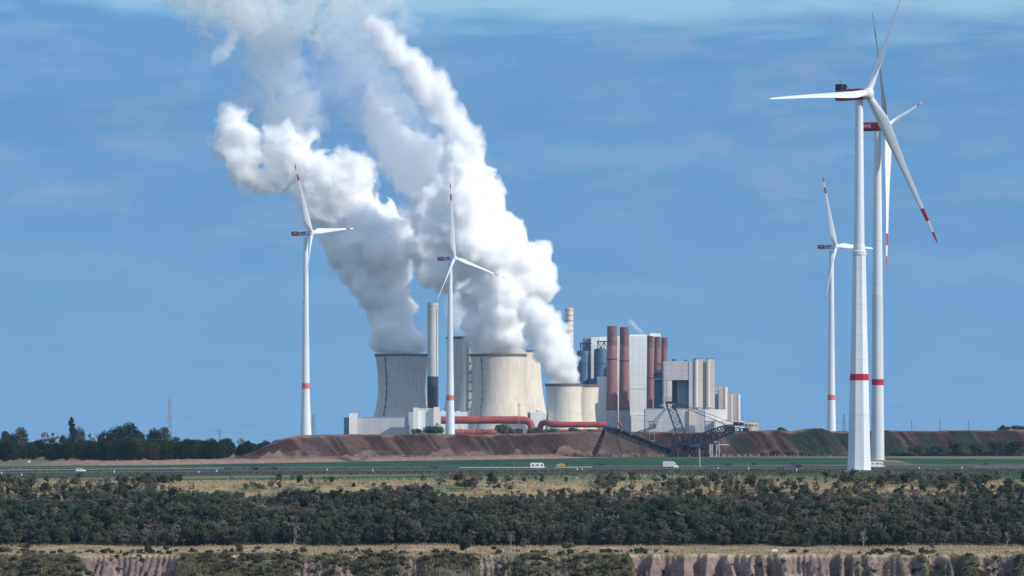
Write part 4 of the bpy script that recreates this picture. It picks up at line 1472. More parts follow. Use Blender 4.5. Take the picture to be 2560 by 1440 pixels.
# falling soil
mb = MB()
n = 16
for k in range(n):
    a, b_ = k / n, (k + 1) / n
    def cpt(t): return (1512 - 5 * t ** 0.6 - 21 * t ** 1.3, 1071 + 65 * t)
    (xa, ya), (xb, yb) = cpt(a), cpt(b_)
    ra, rb2 = 0.9 + 0.9 * a, 0.9 + 0.9 * b_
    mb.tube((sx(xa), 0.3 * math.sin(k * 2.1), sz(ya)), (sx(xb), 0.3 * math.sin(k * 2.1 + 2.1), sz(yb)), ra, rb2, 9)
M['falling'] = mat('falling_dark_soil', (0.045, 0.028, 0.028), 0.95, 0.4, 0.6)
o = mb.build("falling_soil", M['falling'], None, smooth=True)
o.location = SP.root.location
tag(o, "dark stream of soil pouring from the tip of the spreader's boom", "soil", kind='stuff')
# ------------------------------------------------------------------ vehicles
def wheels(root, xs, w, r, y_in=0.0):
    for x in xs:
        for sgn in (-1, 1):
            y = sgn * (w / 2 - 0.12 - y_in)
            mb = MB()
            mb.tube((x, y - 0.11, r), (x, y + 0.11, r), r, n=20, mi=0)
            wo = mb.build("wheel", M['black'], root, smooth=True, angle=40)
            m2 = MB()
            m2.tube((x, y + sgn * 0.08, r), (x, y + sgn * 0.125, r), r * 0.6, n=16)
            m2.build("rim", M['pale_steel'], wo, smooth=True, angle=40)


def loft(mb, secs, mi=0):
    """secs: list of closed outlines (lists of points with equal counts)"""
    n = len(secs[0])
    v = [p for s in secs for p in s]
    f = []
    for k in range(len(secs) - 1):
        f += [(k * n + i, k * n + (i + 1) % n, (k + 1) * n + (i + 1) % n, (k + 1) * n + i) for i in range(n)]
    f += [tuple(range(n - 1, -1, -1)), tuple(range((len(secs) - 1) * n, len(secs) * n))]
    mb.add(v, [tuple(reversed(q)) for q in f], mi)


def car(paint, kind, pos, label, heading=0.0):
    """kind: hatch, suv, sedan; local +x is forward"""
    Lg, H, w, r = dict(hatch=(4.0, 1.5, 1.75, .31), suv=(4.5, 1.72, 1.85, .36), sedan=(4.7, 1.45, 1.8, .32), wagon=(4.6, 1.5, 1.8, .32))[kind]
    root = thing("car", pos, label, "car", "cars on the motorway", heading)
    belt = H * 0.58
    h = Lg / 2
    low = [(-h + 0.05, 0.28), (h - 0.05, 0.24), (h, 0.45), (h - 0.06, belt * 0.80), (h - 0.95, belt), (-h + 0.25, belt + 0.04), (-h, belt * 0.78), (-h - 0.02, 0.45)]
    mb = MB()
    secs = []
    for y, k in ((-w / 2, 0.965), (-w / 2 + 0.12, 1.0), (w / 2 - 0.12, 1.0), (w / 2, 0.965)):
        secs.append([(x * k, y, 0.3 + (z - 0.3) * (k * 1.0)) for x, z in low])
    loft(mb, secs)
    body = mb.build("body", paint, root, smooth=True, angle=30)
    back = {'hatch': (-h + 0.12, -h + 0.55), 'suv': (-h + 0.1, -h + 0.42), 'sedan': (-h + 0.75, -h + 1.5), 'wagon': (-h + .12, -h + .6)}[kind]
    top = [(back[0], belt), (h - 1.0, belt), (h - 1.75, H - 0.03), (h - 2.3, H), (back[1] + 0.3, H), (back[1], H - 0.06)]
    mb = MB()
    secs = []
    for y, yt in ((-w / 2 + 0.06, -w / 2 + 0.24), (w / 2 - 0.06, w / 2 - 0.24)):
        secs.append([(x, y if z <= belt + .01 else yt, z) for x, z in top])
    loft(mb, secs)
    mb.build("cabin", paint, root, smooth=True, angle=30)
    g = MB()
    for sgn in (-1, 1):
        zz0, zz1 = belt + 0.06, H - 0.12
        def yy(z): return sgn * (w / 2 - 0.06 - 0.18 * (z - belt) / (H - belt) + 0.012)
        for (xa, xb, xc, xd) in ((back[0] + 0.32, -0.15, -0.15, back[1] + 0.32), (-0.05, h - 1.22, h - 1.85, -0.05)):
            q = [(xa, yy(zz0), zz0), (xb, yy(zz0), zz0), (xc, yy(zz1), zz1), (xd, yy(zz1), zz1)]
            q2 = [(a, b - sgn * 0.03, c) for a, b, c in q]
            g.add(q + q2, [(0, 1, 2, 3) if sgn < 0 else (3, 2, 1, 0), (0, 4, 5, 1), (1, 5, 6, 2), (2, 6, 7, 3), (3, 7, 4, 0)])
    # windscreen and rear window
    for xa, xb, off in ((h - 1.05, h - 1.72, 0.03), (back[0] + 0.03, back[1] - 0.02, -0.03)):
        q = [(xa + off, -w / 2 + 0.2, belt + 0.06), (xa + off, w / 2 - 0.2, belt + 0.06), (xb + off, w / 2 - 0.32, H - 0.12), (xb + off, -w / 2 + 0.32, H - 0.12)]
        g.add(q + [(x - off * 1.4, y, z) for x, y, z in q], [(0, 1, 2, 3) if off > 0 else (3, 2, 1, 0), (4, 5, 1, 0), (5, 6, 2, 1), (6, 7, 3, 2), (7, 4, 0, 3)])
    g.build("window", M['glass'], root)
    for sgn in (-1, 1):
        MB().box(h - 0.32, h - 0.03, sgn * (w / 2 - 0.28) - 0.16, sgn * (w / 2 - 0.28) + 0.16, belt * 0.62, belt * 0.78).build("headlight", M['ink_white'], root)
        MB().box(-h + 0.0, -h + 0.1, sgn * (w / 2 - 0.2) - 0.12, sgn * (w / 2 - 0.2) + 0.12, belt * 0.7, belt * 0.98).build("tail_light", M['red_paint'], root)
    wheels(root, (-h + 0.85, h - 0.85), w, r)
    return root


def paint(name, c, rough=0.3): return mat(name, c, rough, 0.04, 0.5, spec=0.5)


P_white, P_black, P_navy = paint('white_car_paint', (0.75, 0.75, 0.75)), paint('black_car_paint', (0.018, 0.02, 0.026)), paint('dark_blue_car_paint', (0.02, 0.045, 0.12))
P_yel, P_grey, P_red = paint('yellow_car_paint', (0.75, 0.36, 0.02)), paint('grey_car_paint', (0.10, 0.11, 0.13)), paint('dark_red_car_paint', (0.11, 0.025, 0.03))
P_cream = paint('white_caravan_paint', (0.78, 0.77, 0.73))


def on_lane(L, px, off=0.0):
    d = GD(lane_y(L, px) + off)
    x = PX(px, d)
    return (x, d, float(ground_z(x, d)) + 0.085)


for (L, px, kind, p, off, lab, hd) in (
        (near_lane, 202, 'hatch', P_white, 0, "white estate car alone on the left stretch of the motorway", 0),
        (near_lane, 640.5, 'suv', P_black, 0, "boxy black car following another dark car closely on the motorway", 0),
        (near_lane, 688.5, 'wagon', P_black, 0, "black estate car driving just ahead of the boxy black one", 0),
        (near_lane, 1088, 'suv', P_navy, 0, "dark blue off-road car driving alone below the middle of the spoil bank", 0),
        (near_lane, 1379, 'wagon', P_grey, -0.6, "grey car towing the white caravan", 0),
        (far_lane, 1401.5, 'hatch', P_yel, 0, "yellow orange small car just beyond the caravan", 180),
        (far_lane, 1502, 'sedan', P_black, 0, "low dark saloon between the yellow car and the white box truck", 180),
        (far_lane, 1820, 'sedan', P_black, 0.6, "low dark saloon half sunk behind the road verge, right of the concrete post", 180),
        (far_lane, 1981, 'wagon', P_navy, 0, "dark car on the far carriageway half hidden by a dark off-road car", 180),
        (near_lane, 1997, 'suv', P_black, 0, "dark off-road car passing in front of another dark car", 0),
        (far_lane, 2462, 'sedan', P_red, 0, "dark red saloon on the far carriageway at the right end of the motorway", 180),
        (far_lane, 43, 'sedan', P_grey, 0.6, "grey saloon on the far carriageway at the left end of the motorway", 180),
        (far_lane, 2541, 'sedan', P_grey, 0.3, "grey saloon at the very right edge of the picture", 180)):
    car(p, kind, on_lane(L, px, off), lab, R(hd))

# caravan
x, d, z = on_lane(near_lane, 1343, -0.6)
root = thing("caravan", (x, d, z), "white touring caravan with a dark window band, towed by a grey car", "caravan")
mb = MB()
out = [(-3.0, 0.4), (2.8, 0.4), (3.05, 0.9), (2.95, 1.7), (2.55, 2.5), (2.2, 2.62), (-2.7, 2.62), (-3.05, 2.35), (-3.1, 0.7)]
loft(mb, [[(a * k, y, 0.4 + (c - 0.4) * k) for a, c in out] for y, k in ((-1.15, .97), (-1.05, 1), (1.05, 1), (1.15, .97))])
mb.build("body", P_cream, root, smooth=True, angle=30)
mb = MB()
for x0, x1 in ((-2.4, -1.3), (-0.5, 0.6), (1.5, 2.5)):
    mb.box(x0, x1, -1.17, -1.14, 1.35, 1.95)
mb.build("window", M['glass'], root)
MB().box(-2.95, 2.8, -1.165, -1.14, 0.75, 0.95).build("trim_stripe", M['grey_clad'], root)
MB().box(0.75, 1.35, -1.17, -1.145, 0.5, 2.2).build("door", M['bright_clad'], root)
MB().bar((3.0, 0, 0.45), (4.3, 0, 0.45), 0.12).build("drawbar", M['dark_steel'], root)
wheels(root, (-0.35,), 2.2, 0.34)

# white box truck
x, d, z = on_lane(near_lane, 1676.5)
root = thing("box_truck", (x, d, z), "white van with a tall grey box body on the motorway", "truck")
MB().box(-3.35, 1.35, -1.1, 1.1, 0.75, 3.05).build("box_body", mat('pale_grey_tarpaulin', (0.52, 0.53, 0.54), 0.6, 0.06, 0.8), root)
MB().box(-3.38, 1.38, -1.13, 1.13, 3.055, 3.15).build("roof_edge", P_white, root)
mb = MB()
prof = [(1.42, 0.35), (3.45, 0.35), (3.5, 0.85), (3.35, 1.25), (2.75, 1.45), (2.2, 2.3), (1.42, 2.45)]
loft(mb, [[(a, y * (1 if c < 1.5 else 0.9), c) for a, c in prof] for y in (-1.0, 1.0)])
mb.build("cab", P_white, root, smooth=True, angle=30)
mb = MB()
loft(mb, [[(1.3, y, 2.45), (2.15, y, 2.4), (1.75, y, 2.75), (1.3, y, 3.0)] for y in (-0.85, 0.85)])
mb.build("wind_deflector", P_white, root)
mb = MB()
q = [(1.75, -0.985, 1.5), (2.6, -0.985, 1.5), (2.1, -0.92, 2.2), (1.75, -0.92, 2.2)]
mb.add(q + [(a, b + 0.06, c) for a, b, c in q], [(0, 1, 2, 3), (4, 7, 6, 5), (0, 4, 5, 1), (1, 5, 6, 2), (2, 6, 7, 3), (3, 7, 4, 0)])
q = [(2.78, -0.8, 1.5), (2.78, 0.8, 1.5), (2.27, 0.75, 2.27), (2.27, -0.75, 2.27)]
mb.add(q + [(a - 0.05, b, c) for a, b, c in q], [(0, 1, 2, 3), (0, 4, 5, 1), (1, 5, 6, 2), (2, 6, 7, 3), (3, 7, 4, 0)])
mb.build("window", M['glass'], root)
MB().box(-3.3, 3.2, -0.9, 0.9, 0.45, 0.74).build("chassis", M['dark_steel'], root)
wheels(root, (-1.9, 2.6), 2.1, 0.36)

# motorhome
x, d, z = on_lane(near_lane, 2193)
root = thing("motorhome", (x, d, z), "white motorhome driving out from behind the foot of the nearest turbine", "motorhome")
mb = MB()
out = [(-3.4, 0.45), (2.0, 0.45), (2.0, 1.5), (2.7, 2.0), (2.6, 2.5), (2.0, 2.85), (-3.2, 2.85), (-3.5, 2.5), (-3.5, 0.8)]
loft(mb, [[(a, y, c) for a, c in out] for y in (-1.12, 1.12)])
mb.build("living_body", P_cream, root, smooth=True, angle=30)
mb = MB()
prof = [(2.02, 0.35), (3.4, 0.35), (3.45, 0.85), (3.3, 1.15), (2.75, 1.3), (2.35, 1.95), (2.02, 1.95)]
loft(mb, [[(a, y, c) for a, c in prof] for y in (-0.98, 0.98)])
mb.build("cab", P_white, root, smooth=True, angle=30)
mb = MB()
for x0, x1 in ((-2.6, -1.7), (-0.6, 0.6), (1.1, 1.8)):
    mb.box(x0, x1, -1.14, -1.11, 1.6, 2.1)
mb.box(2.1, 2.55, -1.0, -0.97, 1.35, 1.8)
mb.build("window", M['glass'], root)
MB().prism([(2.4, 0.36), (3.42, 0.36), (3.3, 0.75), (2.4, 0.75)], -1.0, 1.0).build("bumper", M['black'], root)
wheels(root, (-1.9, 2.75), 2.1, 0.36)

# ------------------------------------------------------------------ roadside things
mb = MB()
mb.box(-0.06, 0.06, -0.05, 0.05, 0, 1.05)
mb.box(-0.065, 0.065, -0.055, 0.055, 0.72, 0.9, 1)
proto = None
for px, py in ((4, 1186), (54, 1191), (286, 1183), (497, 1184), (542, 1180.5), (818, 1178), (932, 1179.5), (1443, 1176), (1456, 1177), (1796, 1174), (1872, 1173.5), (1992, 1178.5), (2298, 1173), (2405, 1172)):
    d = GD(py)
    pos = (PX(px, d), d, float(ground_z(PX(px, d), d)) - 0.02)
    if proto is None:
        proto = MB()
        proto.prism([(-0.16, 0), (0.16, 0), (0.16, 0.95), (-0.16, 1.1)], -0.14, 0.14)
        proto = proto.build("roadside_post", M['ink_white'], None)
        o = proto
    else:
        o = proto.copy()
        COL.objects.link(o)
    o.location = pos
    tag(o, "small white marker post on the motorway verge", "post", "white marker posts along the motorway")
# crash barriers
for x0, x1, py, lab in ((1150, 1480, 1172.3, "long pale crash barrier in front of the caravan and the yellow car"), (2432, 2700, 1171.2, "pale crash barrier at the right end of the motorway"), (0, 560, 1176.4, "thin pale crash barrier beyond the white car")):
    mb = MB()
    xs = np.linspace(x0, x1, 40)
    pts = []
    for px in xs:
        d = GD(py + (lane_y(near_lane, px) - lane_y(near_lane, (x0 + x1) / 2)))
        pts.append(Vector((PX(px, d), d, float(ground_z(PX(px, d), d)))))
    root = thing("crash_barrier", tuple(pts[0]), lab, "crash barrier")
    for a, c in zip(pts[:-1], pts[1:]):
        a2, c2 = a - pts[0], c - pts[0]
        up = Vector((0, 0, 0.55))
        mb.add([a2 + up + Vector((0, -.06, 0)), c2 + up + Vector((0, -.06, 0)), c2 + up + Vector((0, -.06, .2)), a2 + up + Vector((0, -.06, .2)),
                a2 + up + Vector((0, .06, 0)), c2 + up + Vector((0, .06, 0)), c2 + up + Vector((0, .06, .2)), a2 + up + Vector((0, .06, .2))],
               [(0, 1, 2, 3), (7, 6, 5, 4), (3, 2, 6, 7), (0, 4, 5, 1)])
    mb.build("rail", M['galv'] if x0 == 0 else M['line'], root)
    mb = MB()
    for a in pts:
        a2 = a - pts[0]
        mb.box(a2.x - .06, a2.x + .06, a2.y + .07, a2.y + .17, a2.z - .1, a2.z + .85)
    mb.build("posts", M['galv'], root)
# concrete post on its slab
d = 1722.0
root = thing("concrete_post", (PX(1748, d), d, 0), "tapering grey concrete post on a flat slab beside the motorway", "post")
M['post_grey'] = mat('weathered_post_concrete', (0.20, 0.21, 0.23), 0.9, 0.15, 0.8)
MB().lathe([(0.62, 0.3), (0.42, 8.4), (0.40, 8.5)], 12, close=True).build("shaft", M['post_grey'], root, smooth=True, angle=40)
MB().prism([(-2.1, 0), (2.1, 0), (2.1, .34), (-2.1, .34)], -2, 2).build("slab", M['post_grey'], root)
MB().bar((0.2, 0, 8.4), (0.2, 0, 11.0), 0.1).build("rod", M['galv'], root)
# orange marker pole
d = GD(1166.8)
mb = MB()
mb.lathe([(0.16, 0), (0.14, 1.9), (0.05, 2.0)], 10, close=True)
o = mb.build("marker_pole", mat('orange_marker_paint', (0.55, 0.13, 0.05), 0.6, 0.1, 1), None)
o.location = (PX(1285, d), d, 0)
tag(o, "orange marker pole at the edge of the green field", "pole")

# ------------------------------------------------------------------ pylons and lines
def lattice(mb, w0, w1, z0, z1, n, w=0.25):
    mb.truss([(-w0, -w0, z0), (w0, -w0, z0), (w0, w0, z0), (-w0, w0, z0)], [(-w1, -w1, z1), (w1, -w1, z1), (w1, w1, z1), (-w1, w1, z1)], n, w, w * 0.6)


def pylon(px, d, top_py, label, arms=((0.62, 7), (0.78, 5.5), (0.92, 4)), w0=2.3, w1=0.5, th=0.3, base=0.0, tip=True, rz=0.0):
    root = thing("pylon", (PX(px, d), d, base), label, "pylon", "electricity pylons", rz)
    H = PZ(top_py, d) - base
    mb = MB()
    hb = H * (0.93 if tip else 1.0)
    lattice(mb, w0, w1, -0.3, hb, 12, th)
    if tip:
        mb.bar((0, 0, hb - 0.3), (0, 0, H), th)
    mb.build("mast", M['galv'], root)
    for f, l in arms:
        z = H * f
        wz = w0 + (w1 - w0) * f
        mb = MB()
        for s in (-1, 1):
            for y in (-wz * .6, wz * .6):
                mb.bar((s * wz * .6, y, z), (s * l, 0, z + 0.2), th * 0.8)
                mb.bar((s * wz * .6, y, z + 1.6), (s * l, 0, z + 0.2), th * 0.7)
            mb.bar((s * l, 0, z + .2), (s * l, 0, z - 1.4), 0.16)
        mb.build("cross_arm", M['galv'], root)
    return root


pylon(424.5, 3060, 993, "tall narrow lattice pylon rising right behind the round tree on the left", arms=((0.60, 2.6), (0.93, 2.0)), w0=1.35, w1=0.75, th=0.2, rz=R(35))
pylon(784.5, 3000, 1029, "narrow lattice pylon just right of the turbine at the end of the bank", arms=((0.6, 1.4),), w0=1.6, w1=0.6, th=0.24, rz=R(25))
pylon(549, 3400, 1072, "thin distant pylon above the wood between the big pylon and the bank", arms=((0.75, 3.2), (0.9, 2.4)), w0=1.6, w1=0.4, th=0.25)
pylon(1297.5, 3480, 1008, "slim lattice mast standing in front of the sunlit cooling tower", arms=((0.95, 1.0),), w0=1.4, w1=0.8, th=0.26, tip=False)
pylon(2110, 3300, 1030, "lattice pylon with wide arms seen between the small turbine and the tall one", arms=((0.36, 8.6), (0.72, 8.6)), w0=1.8, w1=0.5, th=0.34)
for px, top, lab in ((2279, 1046, "faint far mast, left one of three above the right part of the bank"), (2350, 1046, "faint far mast, middle one of three above the right part of the bank"), (2421, 1047, "faint far mast, right one of three above the right part of the bank")):
    pylon(px, 5200, top, lab, arms=(), w0=1.0, w1=0.35, th=0.35)
# wooden poles of a local line
for px, d, top, lab in ((263, 2420, 1089, "small pale pole with a cross bar in front of the dark round trees"), (1641, 3380, 1040, "thin pole with steps against the bright white hall")):
    pxx = px if px < 1000 else 1789
    root = thing("utility_pole", (PX(pxx, d), d, 0), lab, "pole")
    H = PZ(top, d)
    MB().tube((0, 0, -.2), (0, 0, H), 0.28, 0.2, n=8).build("shaft", M['pale_steel'], root)
    mb = MB()
    for q in range(4):
        mb.bar((-0.9 + .2 * q, 0, H * (0.97 - .06 * q)), (0.9 - .2 * q, 0, H * (0.97 - .06 * q)), 0.16)
    mb.build("cross_bar", M['pale_steel'], root)


def wire(p, q, sag, label, r=0.055):
    p, q = Vector(p), Vector(q)
    pts = []
    for k in range(25):
        t = k / 24
        c = p.lerp(q, t)
        c.z -= sag * 4 * t * (1 - t)
        pts.append(c - p)
    mb = MB()
    mb.path(pts, r, 5)
    o = mb.build("power_line", M['galv'], None)
    o.location = p
    tag(o, label, "power line", "power lines over the wood")


def pp(px, py, d): return (PX(px, d), d, PZ(py, d))


wire(pp(424, 1034, 3060), pp(-260, 1084, 2700), 5, "upper power line from the tall pylon to the left edge")
wire(pp(425, 1040, 3060), pp(-260, 1092, 2700), 4, "lower power line from the tall pylon to the left edge")
wire(pp(425, 1034, 3060), pp(784, 1062, 3000), 4, "upper power line between the two narrow pylons")
wire(pp(425, 1062, 3060), pp(784, 1087, 3000), 3, "lower power line between the two narrow pylons")
wire(pp(-150, 1112, 2150), pp(784, 1063, 3000), 4, "power line climbing across the dark wood to the small pylon")
wire(pp(-150, 1128, 2050), pp(784, 1086, 3000), 4, "lowest power line crossing the dark wood")
wire(pp(784, 1060, 3000), pp(1297, 1038, 3480), 5, "power line from the small pylon to the mast by the cooling tower")
wire(pp(1297, 1010, 3480), pp(1900, 1066, 3300), 5, "power line from the mast across the foot of the plant")
wire(pp(2110, 1047, 3300), pp(1880, 1068, 3300), 2, "power line from the wide-armed pylon towards the annexe")
# small white sign by the wood
for px, py, d, lab in ((73, 1155, 1960, "small white signboard at the edge of the wood"), (1937, 1381, 1085, "small white board lying on the grassy bench")):
    z = PZ(py, d)
    x = PX(px, d)
    g = float(ground_z(x, d))
    root = thing("sign", (x, d, g), lab, "sign")
    zb = max(0.7, z - g)
    MB().box(-0.75, 0.75, -0.04, 0.04, zb - 0.35, zb + 0.4).build("board", M['ink_white'], root)
    MB().bar((-0.5, .06, -.1), (-0.5, .06, zb + .3), 0.08).bar((0.5, .06, -.1), (0.5, .06, zb + .3), 0.08).build("posts", M['galv'], root)
# ------------------------------------------------------------------ trees, shrubs, grass
M['bark'] = mat('grey_brown_bark', (0.085, 0.07, 0.055), 0.95, 0.3, 2.0)
M['bark_pale'] = mat('pale_bark', (0.30, 0.27, 0.24), 0.9, 0.3, 2.0)


def leaf_mat(name):
    return mat_vcol(name, 0.8, 0.18, 0.5, 0.0, objvar=0.16, thin=0.42)


M['leaf'] = leaf_mat('leaf_green')
nrng = np.random.default_rng(11)


def leaf_quads(centres, size, col, colvar, g, dark=None, aspect=1.7):
    """small randomly turned leaf sprays at the given points: arrays of verts, quads, colours"""
    n = len(centres)
    a = g.normal(size=(n, 3))
    a /= np.linalg.norm(a, axis=1)[:, None]
    b = g.normal(size=(n, 3))
    b -= a * (a * b).sum(1)[:, None]
    b /= np.linalg.norm(b, axis=1)[:, None]
    s = size * (0.55 + 0.9 * g.random(n))[:, None]
    a, b = a * s * aspect * 0.5, b * s * 0.5
    k = (0.25 + 0.5 * g.random(n))[:, None]
    V = np.stack([centres - a - b * k, centres + a * 0.3 - b, centres + a + b * k * 0.4, centres - a * 0.2 + b], 1).reshape(-1, 3)
    Q = np.arange(4 * n).reshape(n, 4)
    c = np.asarray(col)[None, :] * (1 + colvar * (g.random((n, 1)) - 0.5) * 2) * (1 + 0.25 * colvar * (g.random((n, 3)) - 0.5))
    return V, Q, np.repeat(np.clip(c, 0, 1), 4, axis=0)


def crown_points(kind, H, Wd, n, g):
    """points for leaf sprays: clumps spread through the crown's volume"""
    if kind == 'round':
        nc = 16
        cc = g.normal(size=(nc, 3))
        cc /= np.linalg.norm(cc, axis=1)[:, None]
        cc *= (0.35 + 0.6 * g.random((nc, 1)))
        cc = cc * [Wd / 2, Wd / 2, H * 0.40] + [0, 0, H * 0.53]
        cr = (0.16 + 0.15 * g.random(nc)) * Wd
    elif kind == 'dome':                                    # full crown down to the ground
        nc = 34
        cc = g.normal(size=(nc, 3))
        cc /= np.linalg.norm(cc, axis=1)[:, None]
        cc *= (0.55 + 0.3 * g.random((nc, 1)))
        cc = cc * [Wd / 2, Wd / 2, H * 0.46] + [0, 0, H * 0.50]
        cr = (0.18 + 0.09 * g.random(nc)) * Wd
    elif kind == 'bush':
        nc = 12
        ang, rad = g.random(nc) * 6.283, np.sqrt(g.random(nc)) * Wd * 0.40
        cc = np.stack([np.cos(ang) * rad, np.sin(ang) * rad, H * (0.25 + 0.5 * g.random(nc) * (1 - rad / Wd))], 1)
        cr = (0.15 + 0.13 * g.random(nc)) * Wd
    elif kind == 'conifer':
        nc = 22
        t = np.linspace(0.12, 0.96, nc)
        ang = g.random(nc) * 6.283
        rad = (1 - t) * Wd * 0.36
        cc = np.stack([np.cos(ang) * rad, np.sin(ang) * rad, t * H], 1)
        cr = (1 - t) * Wd * 0.25 + Wd * 0.05
    elif kind == 'poplar':
        nc = 20
        t = np.linspace(0.15, 0.97, nc)
        cc = np.stack([g.normal(size=nc) * Wd * 0.13, g.normal(size=nc) * Wd * 0.13, t * H], 1)
        cr = Wd * (0.34 * np.sin(np.pi * np.clip(t, 0.1, .97)) ** 0.5 + 0.06)
    else:                                                   # sparse: bare upright twigs with few leaves
        nc = 22
        ang, rad = g.random(nc) * 6.283, np.sqrt(g.random(nc)) * Wd * 0.45
        cc = np.stack([np.cos(ang) * rad, np.sin(ang) * rad, H * (0.35 + 0.58 * g.random(nc))], 1)
        cr = (0.10 + 0.08 * g.random(nc)) * Wd
    idx = g.integers(0, nc, n)
    p = g.normal(size=(n, 3))
    p /= np.linalg.norm(p, axis=1)[:, None]
    p *= (g.random((n, 1)) ** 0.45)
    p[:, 2] *= 0.8
    out = cc[idx] + p * cr[idx][:, None]
    if kind == 'dome':                                      # closed rounded crown: half the sprays fill the whole ellipsoid
        h = n // 2
        q = g.normal(size=(h, 3))
        q /= np.linalg.norm(q, axis=1)[:, None]
        out[:h] = q * (g.random((h, 1)) ** 0.3) * [Wd * 0.49, Wd * 0.49, H * 0.49] + [0, 0, H * 0.50]
    out[:, 2] = np.clip(out[:, 2], H * 0.03, None)
    return out, cc, idx


def tree_parts(kind, H, Wd, n, leaf, col, var, seed, twigs=True):
    """(crown arrays, trunk MB)"""
    g = np.random.default_rng(seed)
    pts, cc, idx = crown_points(kind, H, Wd, n, g)
    V, Q, C = leaf_quads(pts, leaf, col, var, g)
    cl = 1 + 0.30 * (g.random(len(cc)) - 0.5)
    C = C * np.repeat(cl[idx], 4)[:, None]
    tb = MB()
    tr = 0.022 * H + 0.03
    th = H * {'round': 0.62, 'bush': 0.25, 'conifer': 0.97, 'poplar': 0.9}.get(kind, 0.85)
    sway = g.normal(size=2) * 0.03 * H
    tb.path([(0, 0, -0.4), (sway[0] * .3, sway[1] * .3, th * 0.4), (sway[0], sway[1], th)], [tr, tr * 0.7, tr * 0.2], 6)
    if twigs:
        for c in cc[::2] if kind != 'sparse' else cc:
            z0 = min(c[2] * 0.55, th * 0.8)
            tb.bar((sway[0] * z0 / th, sway[1] * z0 / th, z0), tuple(c), tr * 0.35)
    return V, Q, C, tb


KINDS = {   # shape, height, width, sprays, spray size, colour, variation, bark, label words
    'green': ('round', 6.5, 4.6, 900, 0.33, (0.106, 0.126, 0.084), 0.26, 'bark', "dark green leafy tree"),
    'deep': ('round', 7.0, 5.2, 950, 0.34, (0.066, 0.087, 0.065), 0.26, 'bark', "deep green dense tree"),
    'olive': ('round', 6.0, 4.4, 820, 0.31, (0.151, 0.150, 0.092), 0.26, 'bark', "olive green tree"),
    'brown': ('sparse', 5.6, 4.2, 620, 0.28, (0.184, 0.158, 0.133), 0.25, 'bark', "brown grey thin-leaved tree"),
    'grey': ('sparse', 6.2, 3.8, 480, 0.25, (0.237, 0.216, 0.195), 0.25, 'bark_pale', "grey almost bare tree"),
    'pine': ('conifer', 6.5, 3.6, 820, 0.31, (0.054, 0.080, 0.061), 0.26, 'bark', "dark conifer"),
    'poplar': ('poplar', 7.0, 3.0, 900, 0.30, (0.020, 0.036, 0.022), 0.35, 'bark', "dark poplar"),
    'yellow': ('poplar', 6.6, 3.0, 480, 0.40, (0.095, 0.105, 0.050), 0.25, 'bark_pale', "yellow green slender tree"),
    'dome': ('dome', 7.0, 6.0, 2200, 0.27, (0.022, 0.040, 0.024), 0.4, 'bark', "dark round-crowned tree"),
    'gold': ('dome', 7.0, 6.0, 2000, 0.27, (0.080, 0.078, 0.032), 0.4, 'bark', "golden green round-crowned tree"),
    'mid': ('dome', 7.0, 6.0, 2000, 0.27, (0.038, 0.056, 0.030), 0.4, 'bark', "green round-crowned tree"),
    'crest': ('bush', 2.6, 3.4, 900, 0.20, (0.106, 0.156, 0.119), 0.35, 'bark', "bluish green bush"),
    'shrub': ('bush', 2.6, 3.4, 420, 0.29, (0.085, 0.094, 0.062), 0.45, 'bark', "low green shrub"),
    'dryshrub': ('bush', 2.2, 3.2, 380, 0.26, (0.144, 0.130, 0.091), 0.4, 'bark', "low brown shrub"),
}
PROTO, ARR = {}, {}
for ki, (k, (shape, H, Wd, n, lf, col, var, bk, words)) in enumerate(KINDS.items()):
    PROTO[k], ARR[k] = [], []
    for v in range(4):
        V, Q, C, tb = tree_parts(shape, H * (0.92 + 0.08 * v), Wd * (0.80 + 0.06 * v), n, lf, col, var, 100 * ki + v)
        ARR[k].append((V, Q, C))
        PROTO[k].append((V, Q, C, tb))
MESH = {}


def plant(k, v, pos, label, cat, group=None, s=1.0, rz=None, name=None, sxy=1.0):
    """one tree or shrub: root with crown and trunk; meshes of one variant are shared"""
    nm = name or ("shrub" if 'shrub' in k else "tree")
    r = thing(nm, pos, label, cat, group, rng.random() * 6.28 if rz is None else rz)
    r.scale = (s * sxy, s * sxy, s)
    key = (k, v)
    if key not in MESH:
        V, Q, C, tb = PROTO[k][v]
        c = np_mesh("crown", V, Q, M['leaf'], r, col=C)
        t = tb.build("trunk", M[KINDS[k][7]], r)
        MESH[key] = (c.data, t.data)
    else:
        for nme, me in zip(("crown", "trunk"), MESH[key]):
            o = bpy.data.objects.new(nme, me)
            COL.objects.link(o)
            o.parent = r
    return r


def gpos(x, d): return (x, d, float(ground_z(x, d)) - 0.05)


# --- wood on the pit slope: 300 trees one by one, the rest as one mass
def pick(x, d, r_):
    """kind of tree at this place: greener in patches, browner towards the rim"""
    g1 = float(fbm(x / 22, d / 14, 0.7, 3, 301))
    if d > 1174:
        table = (('brown', 0.38), ('grey', 0.16), ('olive', 0.14), ('green', 0.20), ('deep', 0.12))
    elif g1 > 0.53:
        table = (('deep', 0.30), ('green', 0.32), ('pine', 0.14), ('olive', 0.10), ('brown', 0.10), ('grey', 0.04))
    elif g1 > 0.46:
        table = (('green', 0.34), ('deep', 0.14), ('olive', 0.16), ('brown', 0.24), ('pine', 0.06), ('grey', 0.06))
    else:
        table = (('brown', 0.46), ('grey', 0.12), ('olive', 0.14), ('green', 0.24), ('yellow', 0.04))
    acc = 0
    for k, p in table:
        acc += p
        if r_ <= acc:
            return k
    return table[0][0]


